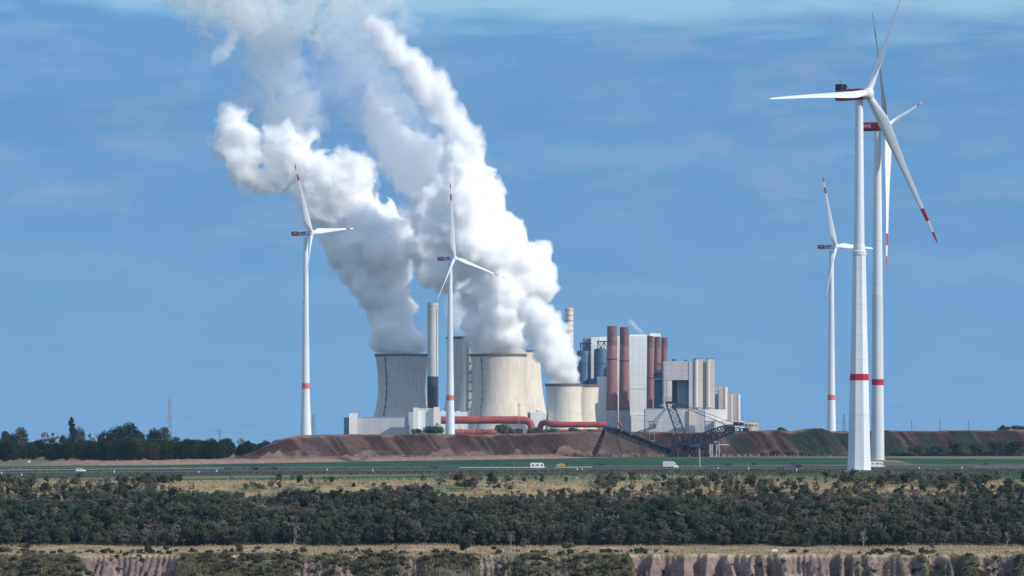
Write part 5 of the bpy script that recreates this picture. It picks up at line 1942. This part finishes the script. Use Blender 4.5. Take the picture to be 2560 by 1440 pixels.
cand = []
d = 1121.5
while d < 1176:
    hw = 0.152 * d + 22
    x = -hw
    while x < hw:
        cand.append((x + rng.uniform(-1.2, 1.2), d + rng.uniform(-1.2, 1.2)))
        x += rng.uniform(2.1, 3.2)
    d += 2.3
for _ in range(2600):                                       # thinner belt along the rim
    x = rng.uniform(-186, 186)
    d = rng.uniform(1181, 1226)
    dens = float(fbm(x / 16, d / 10, 2.2, 3, 305))
    lim = 0.57 - 0.12 * float(smooth01((x - 35) / 30)) - 0.09 * float(smooth01((-95 - x) / 25)) - 0.05 * (d < 1200) + 0.045 * (d > 1205) * (x < 45)
    if dens > lim + (d - 1181) / 45 * 0.06 or rng.random() < 0.035:
        cand.append((x, d))
rng.shuffle(cand)
slope_list = []
for x, d in cand:
    k = pick(x, d, rng.random())
    s = rng.uniform(0.48, 0.98) * (0.60 if d > 1181 else float(np.interp(d, [1150, 1176], [1.0, 0.62])))
    s *= 0.72 + 0.62 * float(fbm(x / 13, d / 9, 8.8, 2, 321))
    slope_list.append((k, rng.randrange(4), x, d, s))
# the ones that show largest: nearest rows first, and the rim belt against the straw
front = sorted([q for q in slope_list if q[3] < 1181 and abs(q[2]) < 0.137 * q[3]], key=lambda q: q[3] - 9 * q[4])
rimt = sorted([q for q in slope_list if q[3] >= 1181 and abs(q[2]) < 0.137 * q[3]], key=lambda q: -q[4])
single = front[:150] + rimt[:120]
sid = {id(q) for q in single}
for k, v, x, d, s in single:
    w_ = KINDS[k][8]
    if d < 1181:
        plant(k, v, gpos(x, d), w_ + " in the dense wood on the pit slope", "tree", w_ + "s in the wood on the pit slope", s)
    else:
        plant(k, v, gpos(x, d), w_ + " in the thin belt along the pit rim", "tree", w_ + "s along the pit rim", s)


def mass(name, items, label, cat, m=None):
    Vs, Qs, Cs, o = [], [], [], 0
    for k, v, x, d, s in items:
        V, Q, C = ARR[k][v]
        a = rng.random() * 6.28
        ca, sa = math.cos(a) * s, math.sin(a) * s
        P = np.stack([V[:, 0] * ca - V[:, 1] * sa + x, V[:, 0] * sa + V[:, 1] * ca + d, V[:, 2] * s + gpos(x, d)[2]], 1)
        Vs.append(P)
        Qs.append(Q + o)
        Cs.append(C * rng.uniform(0.9, 1.1) * (0.72 + 0.56 * float(fbm(x / 15, d / 9, 3.3, 3, 330))))
        o += len(V)
    ob = np_mesh(name, np.concatenate(Vs), np.concatenate(Qs), m or M['leaf'], col=np.concatenate(Cs))
    return tag(ob, label, cat, kind='stuff')


mass("woods", [q for q in slope_list if id(q) not in sid], "dense mixed wood covering the pit slope below the fields", "wood")

# --- shrubs on the cliff edge and bench
low = []
for _ in range(6500):
    x, d = rng.uniform(-170, 170), rng.uniform(1044, 1088)
    b = float(bare_mask(np.array([x + 12 * (float(fbm(x / 7, d / 4, 6.2, 2, 411)) - 0.5)]))[0]) if d < 1067 else 0.0
    dens = float(fbm(x / 9, d / 6, 4.2, 3, 311))
    if d >= 1067 and dens < 0.55:
        continue
    if rng.random() < b * 0.88:
        continue
    if dens < 0.36 or (d >= 1067 and rng.random() < 0.72):
        continue
    low.append((rng.choice(('shrub', 'shrub', 'dryshrub', 'dryshrub')), rng.randrange(4), x, d, rng.uniform(0.25, 0.75)))
low.sort(key=lambda q: -q[4])
vis = [q for q in low if abs(q[2]) < 0.135 * q[3] and q[3] > 1058]
ones = vis[:110]
oid = {id(q) for q in ones}
for k, v, x, d, s in ones:
    w_ = KINDS[k][8]
    where = "on the grassy bench under the wood" if d >= 1067 else "growing over the edge of the pit cliff"
    plant(k, v, gpos(x, d), w_ + " " + where, "shrub", w_ + "s " + where, s)
mass("undergrowth", [q for q in low if id(q) not in oid], "low scrub and dry weeds over the cliff edge", "scrub")
for px, py, k, s, lab in ((1165, 1402, 'deep', 0.95, "dark green tree standing alone at the cliff edge"), (370, 1385, 'shrub', 0.8, "dark low bush alone on the pale left end of the bench"),
                          (2330, 1378, 'brown', 0.5, "small dark tree alone on the right end of the bench")):
    d = 1068.0 if py > 1390 else 1095.0
    plant(k, 1, gpos(PX(px, d), d), lab, "tree" if 'shrub' not in k else "shrub", None, s)

# --- single shrubs on the straw strip and field edges
rimshr = [(1235, 1222, .7), (1095, 1213, 1.0), (1100, 1205, .7), (990, 1222, .7), (1025, 1215, .6), (1170, 1217, .5), (1225, 1215, .85), (1310, 1222, 1.2), (1330, 1217, .7), (1355, 1220, .5), (1420, 1222, 1.4), (1405, 1215, 1.2),
          (1475, 1212, .8), (1520, 1208, .9), (1555, 1205, 1.0), (1580, 1210, 1.2), (1640, 1207, .9), (1660, 1204, 1.0), (1710, 1205, .8), (440, 1218, 1.3), (415, 1222, .8), (380, 1218, .9), (265, 1216, .7), (510, 1218, .8), (555, 1215, .7),
          (600, 1225, 1.1), (645, 1222, .8), (760, 1222, .7), (790, 1218, .6), (850, 1220, .9), (1880, 1200, 1.2), (1955, 1198, 1.4), (2000, 1205, 1.0), (2065, 1200, 1.2), (2085, 1198, 1.0), (2255, 1205, 1.1), (2285, 1200, 1.4), (2310, 1210, 1.5),
          (2335, 1200, 1.0), (2390, 1210, .8), (2470, 1212, .9), (2520, 1216, 1.0), (60, 1222, 1.3), (90, 1216, 1.1), (110, 1214, 1.2), (30, 1220, 1.2), (10, 1225, 1.3)]
for i, (px, py, s) in enumerate(rimshr):
    d = GD(py)
    k = ('shrub', 'green', 'dryshrub', 'brown')[i % 4]
    sc = s * (0.95 if 'shrub' in k else 0.5)
    w_ = {'shrub': "low green shrub", 'green': "small dark green tree", 'dryshrub': "low brown shrub", 'brown': "small brown thin tree"}[k]
    plant(k, i % 4, gpos(PX(px, d), d), w_ + " on the straw strip beside the fields", "shrub" if 'shrub' in k else "tree", w_ + "s on the straw strip", sc)

# --- wood left of the bank
wood = []
for _ in range(620):
    px, d = rng.uniform(-330, 690), rng.uniform(2010, 2620)
    if px > 560 and d < 2300:
        continue
    if d < 2060 and rng.random() < .3:
        continue
    top = np.interp(px, [-330, 150, 300, 430, 640, 690], [1112, 1108, 1104, 1103, 1108, 1112]) + rng.uniform(-6, 14)
    h = PZ(top, d)
    k = rng.choice(('dome', 'dome', 'mid', 'dome', 'mid', 'dome', 'gold'))
    wood.append((k, rng.randrange(4), PX(px, d), d, h / KINDS[k][1]))
wood.sort(key=lambda q: q[3])
wl_ = [q for q in wood if -150 < q[2] / q[3] * F + CX - 0 and abs(q[2] / q[3]) < 0.136][:60]
wid = {id(q) for q in wl_}
for k, v, x, d, s in wl_:
    w_ = KINDS[k][8]
    plant(k, v, (x, d, -0.1), w_ + " at the front of the dark wood left of the spoil bank", "tree", w_ + "s at the front of the left wood", s)
Fz = gpos
mass("woods", [q for q in wood if id(q) not in wid], "dark wood left of the spoil bank", "wood")
# skyline trees, each with its own place
SKY = [(14, 1062, 34, 'mid', "round green tree at the left edge of the picture, on the skyline"), (30, 1072, 22, 'dome', "lower dark tree right beside the tree at the left edge"), (52, 1062, 36, 'gold', "olive round-headed tree standing clear on the left skyline"),
       (112, 1078, 26, 'brown', "thin brown tree in the dip of the left skyline"), (132, 1066, 34, 'brown', "reddish brown tree left of the tall poplar"), (158, 1076, 24, 'dome', "dark squat tree close to the poplar's foot"), (180, 1043, 22, 'poplar', "tall dark poplar-shaped tree, highest on the left skyline"),
       (196, 1066, 36, 'gold', "yellowish broad tree just right of the tall dark one"), (232, 1066, 30, 'grey', "grey thin-topped tree between the yellowish and the dark round trees"), (262, 1066, 40, 'dome', "dark round tree at the left of the big dome of crowns"),
       (292, 1059, 50, 'dome', "broad dark tree in the big dome of crowns"), (322, 1057, 52, 'dome', "tallest dark round tree of the big dome of crowns"), (348, 1063, 40, 'mid', "green tree on the right flank of the big dome of crowns"), (384, 1060, 40, 'dome', "dark round tree touching the golden one by the tall pylon"), (408, 1061, 40, 'gold', "golden green round tree beside the tall pylon"),
       (505, 1098, 16, 'pine', "small pointed dark tree in the low skyline right of the pylon"), (536, 1101, 16, 'dome', "small dark bush-like tree in the low skyline"), (573, 1087, 26, 'mid', "rounded green tree alone in the low skyline before the bank"), (602, 1088, 18, 'grey', "pale bare tree next to the rounded green one"), (621, 1099, 16, 'yellow', "small yellowish tree in the low skyline"), (652, 1086, 22, 'brown', "reddish brown rounded tree just before the bank"),
       (696, 1090, 44, 'mid', "bluish green broad tree behind the left end of the bank"), (728, 1089, 40, 'gold', "low broad tree half hidden by the crest of the bank's left end"), (757, 1084, 12, 'brown', "small dark round bush at the foot of the turbine on the bank")]
for i, (px, top, wpx, k, lab) in enumerate(SKY):
    d = 2640.0 + (i % 5) * 26
    z0 = -0.1
    h = PZ(top + 8, d)
    s = h / (KINDS[k][1] * 1.0)
    sxy = (wpx / F * d) / (KINDS[k][2] * s) * 1.12
    plant(k, i % 4, (PX(px, d), d, z0), lab, "tree", None, s, sxy=sxy)

# bushes on the crest in front of the plant and along the bank
BUSH = [(1042, 1066, 36, 2580, "bluish green bush at the foot of the stepped hall, left of a turbine"), (1068, 1059, 34, 2590, "taller bluish green bush beside the turbine in front of the cooling towers"), (1096, 1057, 32, 2585, "bluish green bush touching the turbine's foot from the left"), (1260, 1057, 50, 2580, "large bluish green bush in front of the sunlit cooling tower"), (1296, 1066, 46, 2590, "lower bluish green bush right of the large one"),
        (1340, 1064, 44, 2585, "bluish green bush below the bent red duct"), (1378, 1067, 44, 2580, "flat bluish green bush below the small cooling towers"), (1436, 1067, 36, 2590, "small bluish green bush before the long dark red duct"), (1475, 1071, 28, 2590, "smallest bluish green bush before the long dark red duct"), (1952, 1067, 34, 2560, "dark green rounded bush on the bank right of the annexe"),
        (2510, 1063, 34, 2560, "dark bush on the crest at the right edge, left part"), (2545, 1061, 44, 2570, "dark bush on the crest at the very right edge")]
for i, (px, top, wpx, d, lab) in enumerate(BUSH):
    z0 = bank_z(px) - 1.6
    h = PZ(top, d) - z0
    k = 'crest' if i < 9 else 'shrub'
    s = h / (KINDS[k][1] * 0.95)
    plant(k, i % 4, (PX(px, d), d, z0), lab, "bush", None, s, sxy=(wpx / F * d) / (KINDS[k][2] * s) * 1.15, name="bush")
FOOT = [(1608, 1132, 20, "dark bush at the foot of the bank left of the spreader"), (1626, 1134, 16, "smaller dark bush at the foot of the bank, next to a bigger one"), (1590, 1137, 12, "low bush at the foot of the bank under the spreader's boom"), (1760, 1131, 14, "dark bush between the spreader's tracks and its stairs"),
        (1905, 1126, 30, "dark wide bush at the foot of the bank right of the spreader"), (1940, 1122, 34, "dark bush in the row at the foot of the bank"), (1975, 1124, 34, "darkest bush in the row at the foot of the bank"), (2010, 1127, 30, "last dark bush of the row left of the tall turbine"),
        (2240, 1124, 36, "dark bush at the bank's foot right of the turbines"), (2290, 1112, 44, "dark tall bush on the bank right of the turbines"), (2340, 1110, 46, "broad dark bush on the lower bank"), (2392, 1106, 48, "taller dark bush on the lower bank"), (2440, 1100, 46, "dark bush halfway up the bank near the right edge"), (2490, 1098, 50, "big dark bush on the bank near the right edge"), (2540, 1094, 52, "biggest dark bush on the bank at the right edge"),
        (978, 1137, 9, "small yellowish bush alone on the bare bank"), (1885, 1153, 14, "thin yellow brown bush alone in the green field")]
for i, (px, top, wpx, lab) in enumerate(FOOT):
    d = float(bank_foot(px)) - 4
    k = 'shrub' if i < 15 else 'olive'
    if 'field' in lab:
        d = GD(1163)
    h = max(1.2, PZ(top, d))
    s = h / (KINDS[k][1] * 0.95)
    kk = 'deep' if (px > 2260 and i < 15) else k
    s = h / (KINDS[kk][1] * 0.98)
    plant(kk, i % 4, (PX(px, d), d, -0.2), lab, "bush", None, s, sxy=(wpx / F * d) / (KINDS[kk][2] * s) * 1.1, name="bush")

# --- grass: straw on the bench, the rim and the cliff edge; weeds at the bank's foot
def grass(name, n, xr, dr, h, col, label, dens_seed, thr, lim=None, wide=0.35, zf=ground_z, xfac=None):
    g = np.random.default_rng(dens_seed)
    x = g.uniform(*xr, n)
    d = g.uniform(*dr, n)
    if xfac:
        x = (g.random(n) * (xfac[1] - xfac[0]) + xfac[0] - CX) / F * d
    k = fbm(x / 7, d / 4, 1.1, 3, dens_seed) > thr
    if lim is not None:
        k &= lim(x, d)
    x, d = x[k], d[k]
    z = zf(x, d)
    m = len(x)
    hh = h * (0.5 + 0.9 * g.random(m))
    w = wide * (0.5 + g.random(m))
    lean = (g.random((m, 2)) - 0.5) * hh[:, None] * 0.7
    a = g.random(m) * 3.1416
    V = np.stack([np.stack([x - w * np.cos(a), d - w * np.sin(a), z - 0.05], 1), np.stack([x + w * np.cos(a), d + w * np.sin(a), z - 0.05], 1), np.stack([x + lean[:, 0], d + lean[:, 1], z + hh], 1)], 1).reshape(-1, 3)
    T = np.arange(3 * m).reshape(m, 3)
    c = np.asarray(col)[None] * (0.65 + 0.7 * g.random((m, 1)))
    o = np_mesh(name, V, T, M['grassblade'], col=np.repeat(np.clip(c, 0, 1), 3, axis=0))
    return tag(o, label, "grass", kind='stuff')


M['grassblade'] = mat_vcol('dry_grass_blades', 0.9, 0.15, 0.3, 0)
grass("grass", 110000, (-172, 172), (1180, 1262), 0.45, (0.34, 0.27, 0.17), "pale dry grass on the strip along the pit rim", 401, 0.40, lambda x, d: d < 1258 + 3 * np.sin(x / 6), 0.12)
grass("grass", 90000, (-160, 160), (1067, 1122), 0.42, (0.33, 0.26, 0.17), "pale dry grass on the bench", 402, 0.42, None, 0.11)
grass("weeds", 150000, (-150, 150), (1050, 1070), 0.7, (0.15, 0.14, 0.085), "olive weeds hanging over the cliff edge", 403, 0.30, lambda x, d: bare_mask(x + 14 * (fbm(x / 6, d / 3, 2.7, 3, 410) - 0.5)) < 0.8 * np.random.default_rng(9).random(len(x)) ** 0.7, 0.16)
grass("grass", 16000, (0, 1), (2300, 2440), 1.7, (0.20, 0.165, 0.13), "tall brown grass along the foot of the spoil bank", 404, 0.3, lambda x, d: np.abs(d - (bank_foot(CX + x / d * F) - 12)) < 13, 0.6, xfac=(900, 2700))
grass("weeds", 50000, (0, 1), (1440, 1690), 0.45, (0.085, 0.095, 0.06), "rough dark grass on the motorway verges", 406, 0.42, lambda x, d: np.abs(HY + F * EYE / d - np.interp(CX + x / d * F, [a for a, b in near_lane], [b for a, b in near_lane])) > 2.4, 0.35, xfac=(-100, 2660))
grass("grass", 15000, (0, 1), (1262, 1420), 0.7, (0.22, 0.18, 0.125), "brown grass between the two green fields", 405, 0.35, lambda x, d: (HY + F * EYE / d > np.interp(CX + x / d * F, [0, 400, 800, 1300, 1600, 2300, 2560], [1202.5, 1203.5, 1199, 1192.5, 1188.5, 1197.5, 1199.5])) & (HY + F * EYE / d < np.interp(CX + x / d * F, [0, 400, 800, 1300, 1600, 2300, 2560], [1211, 1209.5, 1205.5, 1199, 1194.5, 1199.9, 1202.5])), 0.4, xfac=(-100, 2660))
# ------------------------------------------------------------------ steam
def voxel_surface(field, org, h):
    """surface nets: quads round the zero level of a scalar field (negative inside)"""
    f = field
    ins = f < 0
    nx, ny, nz = f.shape
    c = np.zeros((nx - 1, ny - 1, nz - 1), int)
    corners = [(a, b, e) for a in (0, 1) for b in (0, 1) for e in (0, 1)]
    for a, b, e in corners:
        c += ins[a:nx - 1 + a, b:ny - 1 + b, e:nz - 1 + e]
    act = (c > 0) & (c < 8)
    idx = -np.ones(act.shape, int)
    I, J, K = np.nonzero(act)
    idx[I, J, K] = np.arange(len(I))
    acc = np.zeros((len(I), 3))
    cnt = np.zeros(len(I))
    for ax in range(3):
        for a in (0, 1):
            for b in (0, 1):
                o0 = [0, 0, 0]
                oth = [q for q in range(3) if q != ax]
                o0[oth[0]], o0[oth[1]] = a, b
                o1 = list(o0)
                o1[ax] = 1
                f0 = f[I + o0[0], J + o0[1], K + o0[2]]
                f1 = f[I + o1[0], J + o1[1], K + o1[2]]
                m = (f0 < 0) != (f1 < 0)
                t = np.where(m, f0 / np.where(m, f0 - f1, 1), 0)
                p = np.array(o0, float)[None, :] + np.zeros((len(I), 3))
                p[:, ax] += t
                acc += p * m[:, None]
                cnt += m
    V = (acc / cnt[:, None] + np.stack([I, J, K], 1)) * h + np.asarray(org)
    Q = []
    for ax in range(3):
        o1, o2 = [(1, 2), (2, 0), (0, 1)][ax]
        sl0 = [slice(1, -1)] * 3
        sl1 = [slice(1, -1)] * 3
        sl0[ax], sl1[ax] = slice(0, -1), slice(1, None)
        s0, s1 = ins[tuple(sl0)], ins[tuple(sl1)]
        A = np.argwhere(s0 != s1)
        inside0 = s0[tuple(A.T)]
        base = A + 1
        base[:, ax] -= 1
        q = []
        for a, b in ((1, 1), (0, 1), (0, 0), (1, 0)):
            g = base.copy()
            g[:, o1] -= a
            g[:, o2] -= b
            q.append(idx[g[:, 0], g[:, 1], g[:, 2]])
        q = np.stack(q, 1)
        q[~inside0] = q[~inside0][:, ::-1]
        Q.append(q)
    Q = np.concatenate(Q)
    return V, Q[(Q >= 0).all(1)]


def steam_mat(name, dens, aniso=0.0, surf=0.0, col=(0.996, 0.996, 0.9965)):
    m = bpy.data.materials.new(name)
    m.use_nodes = True
    N, L = m.node_tree.nodes, m.node_tree.links
    N.remove(N["Principled BSDF"])
    out = N["Material Output"]
    v = N.new('ShaderNodeVolumePrincipled')
    v.inputs['Color'].default_value = (*col, 1)
    v.inputs['Density'].default_value = dens
    v.inputs['Anisotropy'].default_value = aniso
    L.new(v.outputs[0], out.inputs['Volume'])
    if surf > 0:
        t, d_, mx = N.new('ShaderNodeBsdfTransparent'), N.new('ShaderNodeBsdfDiffuse'), N.new('ShaderNodeMixShader')
        d_.inputs[0].default_value = (*[c * 0.95 for c in col], 1)
        mx.inputs[0].default_value = surf
        L.new(t.outputs[0], mx.inputs[1])
        L.new(d_.outputs[0], mx.inputs[2])
        L.new(mx.outputs[0], out.inputs['Surface'])
    return m


def steam_field(puffs, h, seed, amp, wsp, s0=24.0, gain=0.57):
    """puffs: (x, y, z, r). Returns field, origin; the field is roughly a distance in metres, roughened by billows"""
    P = np.array(puffs, float)
    lo = (P[:, :3] - P[:, 3:] * 1.45).min(0) - 8
    hi = (P[:, :3] + P[:, 3:] * 1.45).max(0) + 8
    n = np.ceil((hi - lo) / h).astype(int) + 1
    ax = [lo[i] + h * np.arange(n[i]) for i in range(3)]
    f = np.full(n, 1e3)
    rl = np.zeros(n)
    ws = np.zeros(n)
    for x, y, z, r in P:
        m = r * 1.6 + 10
        sl = tuple(slice(max(0, int((c - m - lo[i]) / h)), min(n[i], int((c + m - lo[i]) / h) + 2)) for i, c in enumerate((x, y, z)))
        X, Y, Z = np.meshgrid(ax[0][sl[0]], ax[1][sl[1]], ax[2][sl[2]], indexing='ij')
        dist = np.sqrt((X - x) ** 2 + (Y - y) ** 2 + (Z - z) ** 2) - r
        cur = f[sl]
        k = 0.22 * r
        hh = np.clip(0.5 + 0.5 * (cur - dist) / k, 0, 1)
        f[sl] = cur * (1 - hh) + dist * hh - k * hh * (1 - hh)
        wgt = np.exp(-np.clip(dist, -r, m) / (0.5 * r))
        rl[sl] += wgt * r
        ws[sl] += wgt
    near = f < 30
    I = np.nonzero(near)
    x, y, z = (ax[i][I[i]] for i in range(3))
    r = rl[I] / np.maximum(ws[I], 1e-9)
    out = np.full(n, 30.0)
    v = f[I]
    L0 = 17.0
    wx, wy, wz = (fbm(x / 30 + q, y / 30 - q, z / 30 + 2 * q, 3, seed + 90 + q) - 0.5 for q in range(3))
    wx, wy, wz = x + wx * 26 * wsp, y + wy * 26 * wsp, z + wz * 26 * wsp
    b = 0
    a_ = 1.0
    s_ = s0
    for o in range(5):
        nn = vnoise(wx / s_ + 7.7 * o, wy / s_ + 3.1 * o, wz / s_ - 5.3 * o, seed + o)
        b = b + a_ * (1 - np.abs(2 * nn - 1) * 1.9)       # rounded lobes with sharp creases
        a_ *= gain
        s_ /= 1.95
    if isinstance(amp, tuple):                            # (low, high, z of low, z of high): frays with height
        amp = amp[0] + (amp[1] - amp[0]) * smooth01((z - amp[2]) / (amp[3] - amp[2]))
    rag = np.asarray(amp) * np.clip(r / 20, 0.35, 1.4)
    out[I] = v - rag * (b - 0.25)
    return out, lo


def path_puffs(nodes, d, seed, dense=1.0, jit=0.45):
    """nodes: (column, row, radius in px[, depth offset]); scatters overlapping puffs along the chain"""
    g = random.Random(seed)
    out = []
    s = d / F
    for k in range(len(nodes)):
        px, py, r = nodes[k][:3]
        dy = nodes[k][3] if len(nodes[k]) > 3 else 0
        out.append((PX(px, d), d + dy, PZ(py, d), r * s * 0.84))
        for _ in range(int(7 * dense)):
            a, e = g.uniform(0, 6.283), g.uniform(-1, 1)
            q = r * s * 1.12
            rr = q * g.uniform(0.28, 0.50)
            t = q - rr * g.uniform(0.55, 1.1)
            c = math.sqrt(1 - e * e)
            out.append((PX(px, d) + t * c * math.cos(a), d + dy + t * c * math.sin(a) * 0.85, PZ(py, d) + t * e, rr))
    return out


def link(nodes, step=0.5):
    """fills in nodes between distant neighbours of a chain"""
    out = []
    for a, b in zip(nodes[:-1], nodes[1:]):
        L = math.hypot(b[0] - a[0], b[1] - a[1])
        n = max(1, int(L / (step * (a[2] + b[2]) / 2 + 1)))
        for k in range(n):
            t = k / n
            A = list(a) + [0] * (4 - len(a))
            B = list(b) + [0] * (4 - len(b))
            out.append(tuple(A[i] + (B[i] - A[i]) * t for i in range(4)))
    out.append(nodes[-1])
    return out


def shells(name, puffs, h, seed, amp, wsp, levels, label, base_z=None, s0=24.0, gain=0.57):
    """levels: list of (offset in metres, material, name); nested skins of one plume; the first is the thing itself, the rest its children"""
    f, lo = steam_field(puffs, h, seed, amp, wsp, s0, gain)
    if base_z is not None:                                  # cut level with the tower's rim
        zz = lo[2] + h * np.arange(f.shape[2])
        f = np.maximum(f, (base_z - zz)[None, None, :])
    root = None
    org = np.array([np.mean([p[0] for p in puffs]), np.mean([p[1] for p in puffs]), lo[2]])
    for i, (off, m, nm) in enumerate(levels):
        g = f + off
        g[0], g[-1], g[:, 0], g[:, -1], g[:, :, 0], g[:, :, -1] = 5, 5, 5, 5, 5, 5
        V, Q = voxel_surface(g, lo, h)
        if not len(Q):
            continue
        o = np_mesh(nm, V - org, Q, m, root, smooth=True)
        if root is None:
            root = o
            o.location = org
    tag(root, label, "steam plume", "steam rising from the cooling towers")
    return root


ST1 = steam_mat('steam_skin', 0.065, 0.0, 0.05)
ST2 = steam_mat('steam_body', 0.15)
ST3 = steam_mat('steam_core', 0.18)
SO1 = steam_mat('steam_soft_skin', 0.030, 0.0, 0.04)
SO2 = steam_mat('steam_soft_body', 0.07)
SO3 = steam_mat('steam_soft_core', 0.16)
VE1 = steam_mat('steam_veil_skin', 0.0032, 0.0, 0.02)
VE2 = steam_mat('steam_veil', 0.007)
VE3 = steam_mat('steam_veil_core', 0.019)
H_ST = 1.5
DENSE = [(0.0, ST1, "steam_plume"), (1.8, ST2, "steam_body"), (4.5, ST3, "steam_core")]
SOFT = [(0.0, SO1, "steam_plume"), (2.5, SO2, "steam_body"), (6.0, SO3, "steam_core")]
THIN = [(0.0, VE1, "steam_wisp"), (3.0, VE2, "steam_body"), (7.0, VE3, "steam_core")]

D3, Da, D4, D2 = 3800, 3880, 3680, 4080
z3, z1 = PZ(885, D3), PZ(885, Da)
big = link([(1246, 898, 58), (1246, 850, 66), (1250, 800, 74), (1252, 750, 82), (1262, 700, 82), (1245, 655, 82), (1190, 612, 86), (1165, 565, 92), (1150, 525, 84), (1160, 480, 66), (1170, 440, 56), (1150, 415, 50)], 0.55)
big += [(1310, 690, 62), (1350, 705, 46), (1340, 650, 44), (1262, 590, 38), (1280, 582, 26), (1212, 475, 34), (1080, 620, 60), (1088, 520, 50), (1085, 570, 56), (1255, 560, 40), (1110, 665, 60), (1215, 520, 44), (1228, 500, 28), (1110, 470, 40), (1368, 690, 32), (1362, 735, 28), (1335, 640, 30)]
shells("steam_plume", path_puffs(big, D3, 1), H_ST, 11, (4.6, 6.0, 150, 280), 0.4, DENSE, "biggest and brightest steam column, rising from the sunlit cooling tower", base_z=z3, s0=24.0, gain=0.60)
small = link([(1411, 968, 38), (1405, 928, 42), (1390, 888, 46), (1374, 848, 46), (1358, 812, 44), (1338, 780, 40)], 0.5)
small += [(1436, 940, 20), (1424, 905, 22), (1412, 862, 18), (1398, 822, 22), (1375, 800, 26)]
shells("steam_plume", path_puffs(small, D4, 2), H_ST, 21, 4.4, 0.35, DENSE, "white steam column leaning left from the small squat cooling tower", base_z=PZ(961, D4))
left = link([(1003, 898, 56), (992, 850, 58), (978, 800, 58), (955, 740, 58), (943, 695, 62), (935, 650, 78), (930, 605, 92)], 0.55)
left += [(985, 640, 52), (1012, 610, 38), (960, 570, 34), (1000, 575, 36), (870, 600, 46), (890, 560, 44)]
shells("steam_plume", path_puffs(left, Da, 3), H_ST, 31, (4.2, 5.6, 90, 220), 0.45, DENSE, "steam column from the shaded cooling tower, leaning left", base_z=z1, s0=22.0, gain=0.62)
bend = link([(850, 590, 50), (845, 540, 50), (855, 465, 64), (800, 460, 56), (750, 415, 54), (715, 385, 50)], 0.5) + link([(650, 440, 34), (620, 425, 42), (600, 380, 42), (585, 335, 42), (580, 300, 30)], 0.5)
bend += [(890, 440, 42), (735, 355, 42), (705, 345, 34), (690, 430, 40), (560, 355, 18), (800, 520, 50), (655, 455, 24)]
shells("steam_plume", path_puffs(bend, 3885, 13), H_ST, 131, (7.5, 12.0, 200, 310), 0.9, SOFT, "loose billows of steam bending away to the left above the shaded tower's column", s0=22.0, gain=0.63)
tongue = link([(1160, 400, 40), (1165, 360, 40), (1140, 320, 40), (1104, 275, 38), (1074, 225, 40), (1034, 175, 38), (1000, 140, 30), (958, 90, 30), (930, 50, 22)], 0.5)
shells("steam_plume", path_puffs(tongue, 3860, 4), H_ST, 41, (6.0, 9.0, 270, 400), 0.9, SOFT, "slanting bright tongue of steam above the biggest column", s0=20.0, gain=0.62)
back = link([(1168, 850, 24), (1160, 820, 30), (1150, 780, 44), (1145, 720, 54), (1120, 660, 60), (1060, 610, 56)], 0.6) + [(1183, 800, 16)]
shells("steam_plume", path_puffs(back, D2, 5), H_ST, 51, 4.2, 0.5, [(0.0, VE2, "steam_plume"), (3.0, VE3, "steam_body"), (7.0, SO1, "steam_core")], "greyish steam from the tallest cooling tower, hanging behind the biggest column", base_z=PZ(842, D2))
mist = link([(1070, 470, 56), (1050, 430, 60), (1010, 395, 62), (970, 350, 52), (938, 300, 42), (925, 250, 36)], 0.5) + [(1080, 390, 50), (1090, 440, 56), (1015, 545, 40), (990, 540, 34), (1030, 590, 44), (1000, 560, 34)]
shells("steam_plume", path_puffs(mist, 3900, 6), H_ST, 61, (5.0, 9.0, 220, 340), 0.8, [(0.0, VE2, "steam_plume"), (2.5, VE3, "steam_body"), (6.0, SO2, "steam_core")], "soft grey fold of steam left of the bright slanting tongue", s0=22.0, gain=0.62)
veil = link([(690, 330, 60), (720, 270, 62), (700, 210, 62), (700, 140, 56), (680, 80, 78), (620, 30, 78), (540, 0, 64), (480, -40, 76), (620, -60, 90)], 0.5) + [(760, 250, 40), (780, 310, 30), (740, 60, 60), (610, 250, 32), (780, -40, 80)]
shells("steam_wisp", path_puffs(veil, 4000, 7), 1.8, 71, 13.0, 1.6, THIN, "thin high veil of steam drifting off to the upper left", s0=22.0, gain=0.56)
tuft = link([(588, 85, 15), (575, 115, 20), (550, 140, 20), (535, 150, 14)], 0.6)
shells("steam_wisp", path_puffs(tuft, 3960, 8), 1.5, 81, 3.2, 0.8, [(0.0, VE3, "steam_wisp"), (2.0, SO1, "steam_core")], "small bright detached tuft of steam at the upper left")
veil2 = link([(1030, 330, 44), (980, 270, 52), (930, 200, 56), (890, 130, 60), (870, 60, 64), (930, 0, 64), (980, -50, 60)], 0.55) + [(850, 210, 40), (820, 110, 36), (1000, 60, 36), (900, 280, 36)]
shells("steam_wisp", path_puffs(veil2, 3920, 9), 1.8, 91, 13.0, 1.6, [(0.0, VE1, "steam_wisp"), (4.0, VE1, "steam_body"), (8.0, VE2, "steam_core")], "thin bluish veil of steam left of the slanting tongue", s0=22.0, gain=0.56)
jet = link([(1604, 833, 5), (1600, 826, 5), (1592, 820, 6), (1584, 812, 7), (1576, 805, 6)], 0.5)
shells("steam_wisp", path_puffs(jet, 3815, 10), 1.0, 101, 0.9, 0.4, [(0.0, ST1, "steam_wisp"), (1.2, ST2, "steam_core")], "tiny jet of steam above the roof of the white boiler house")

# ------------------------------------------------------------------ haze
HAZE = 0.000020
mb = MB()
mb.box(-48000, 48000, -500, 14500, -64, 560)
M['haze'] = steam_mat('air_haze', HAZE, 0.0, 0.0, (0.40, 0.66, 1.0))
tag(mb.build("haze", M['haze'], None), kind='stuff')
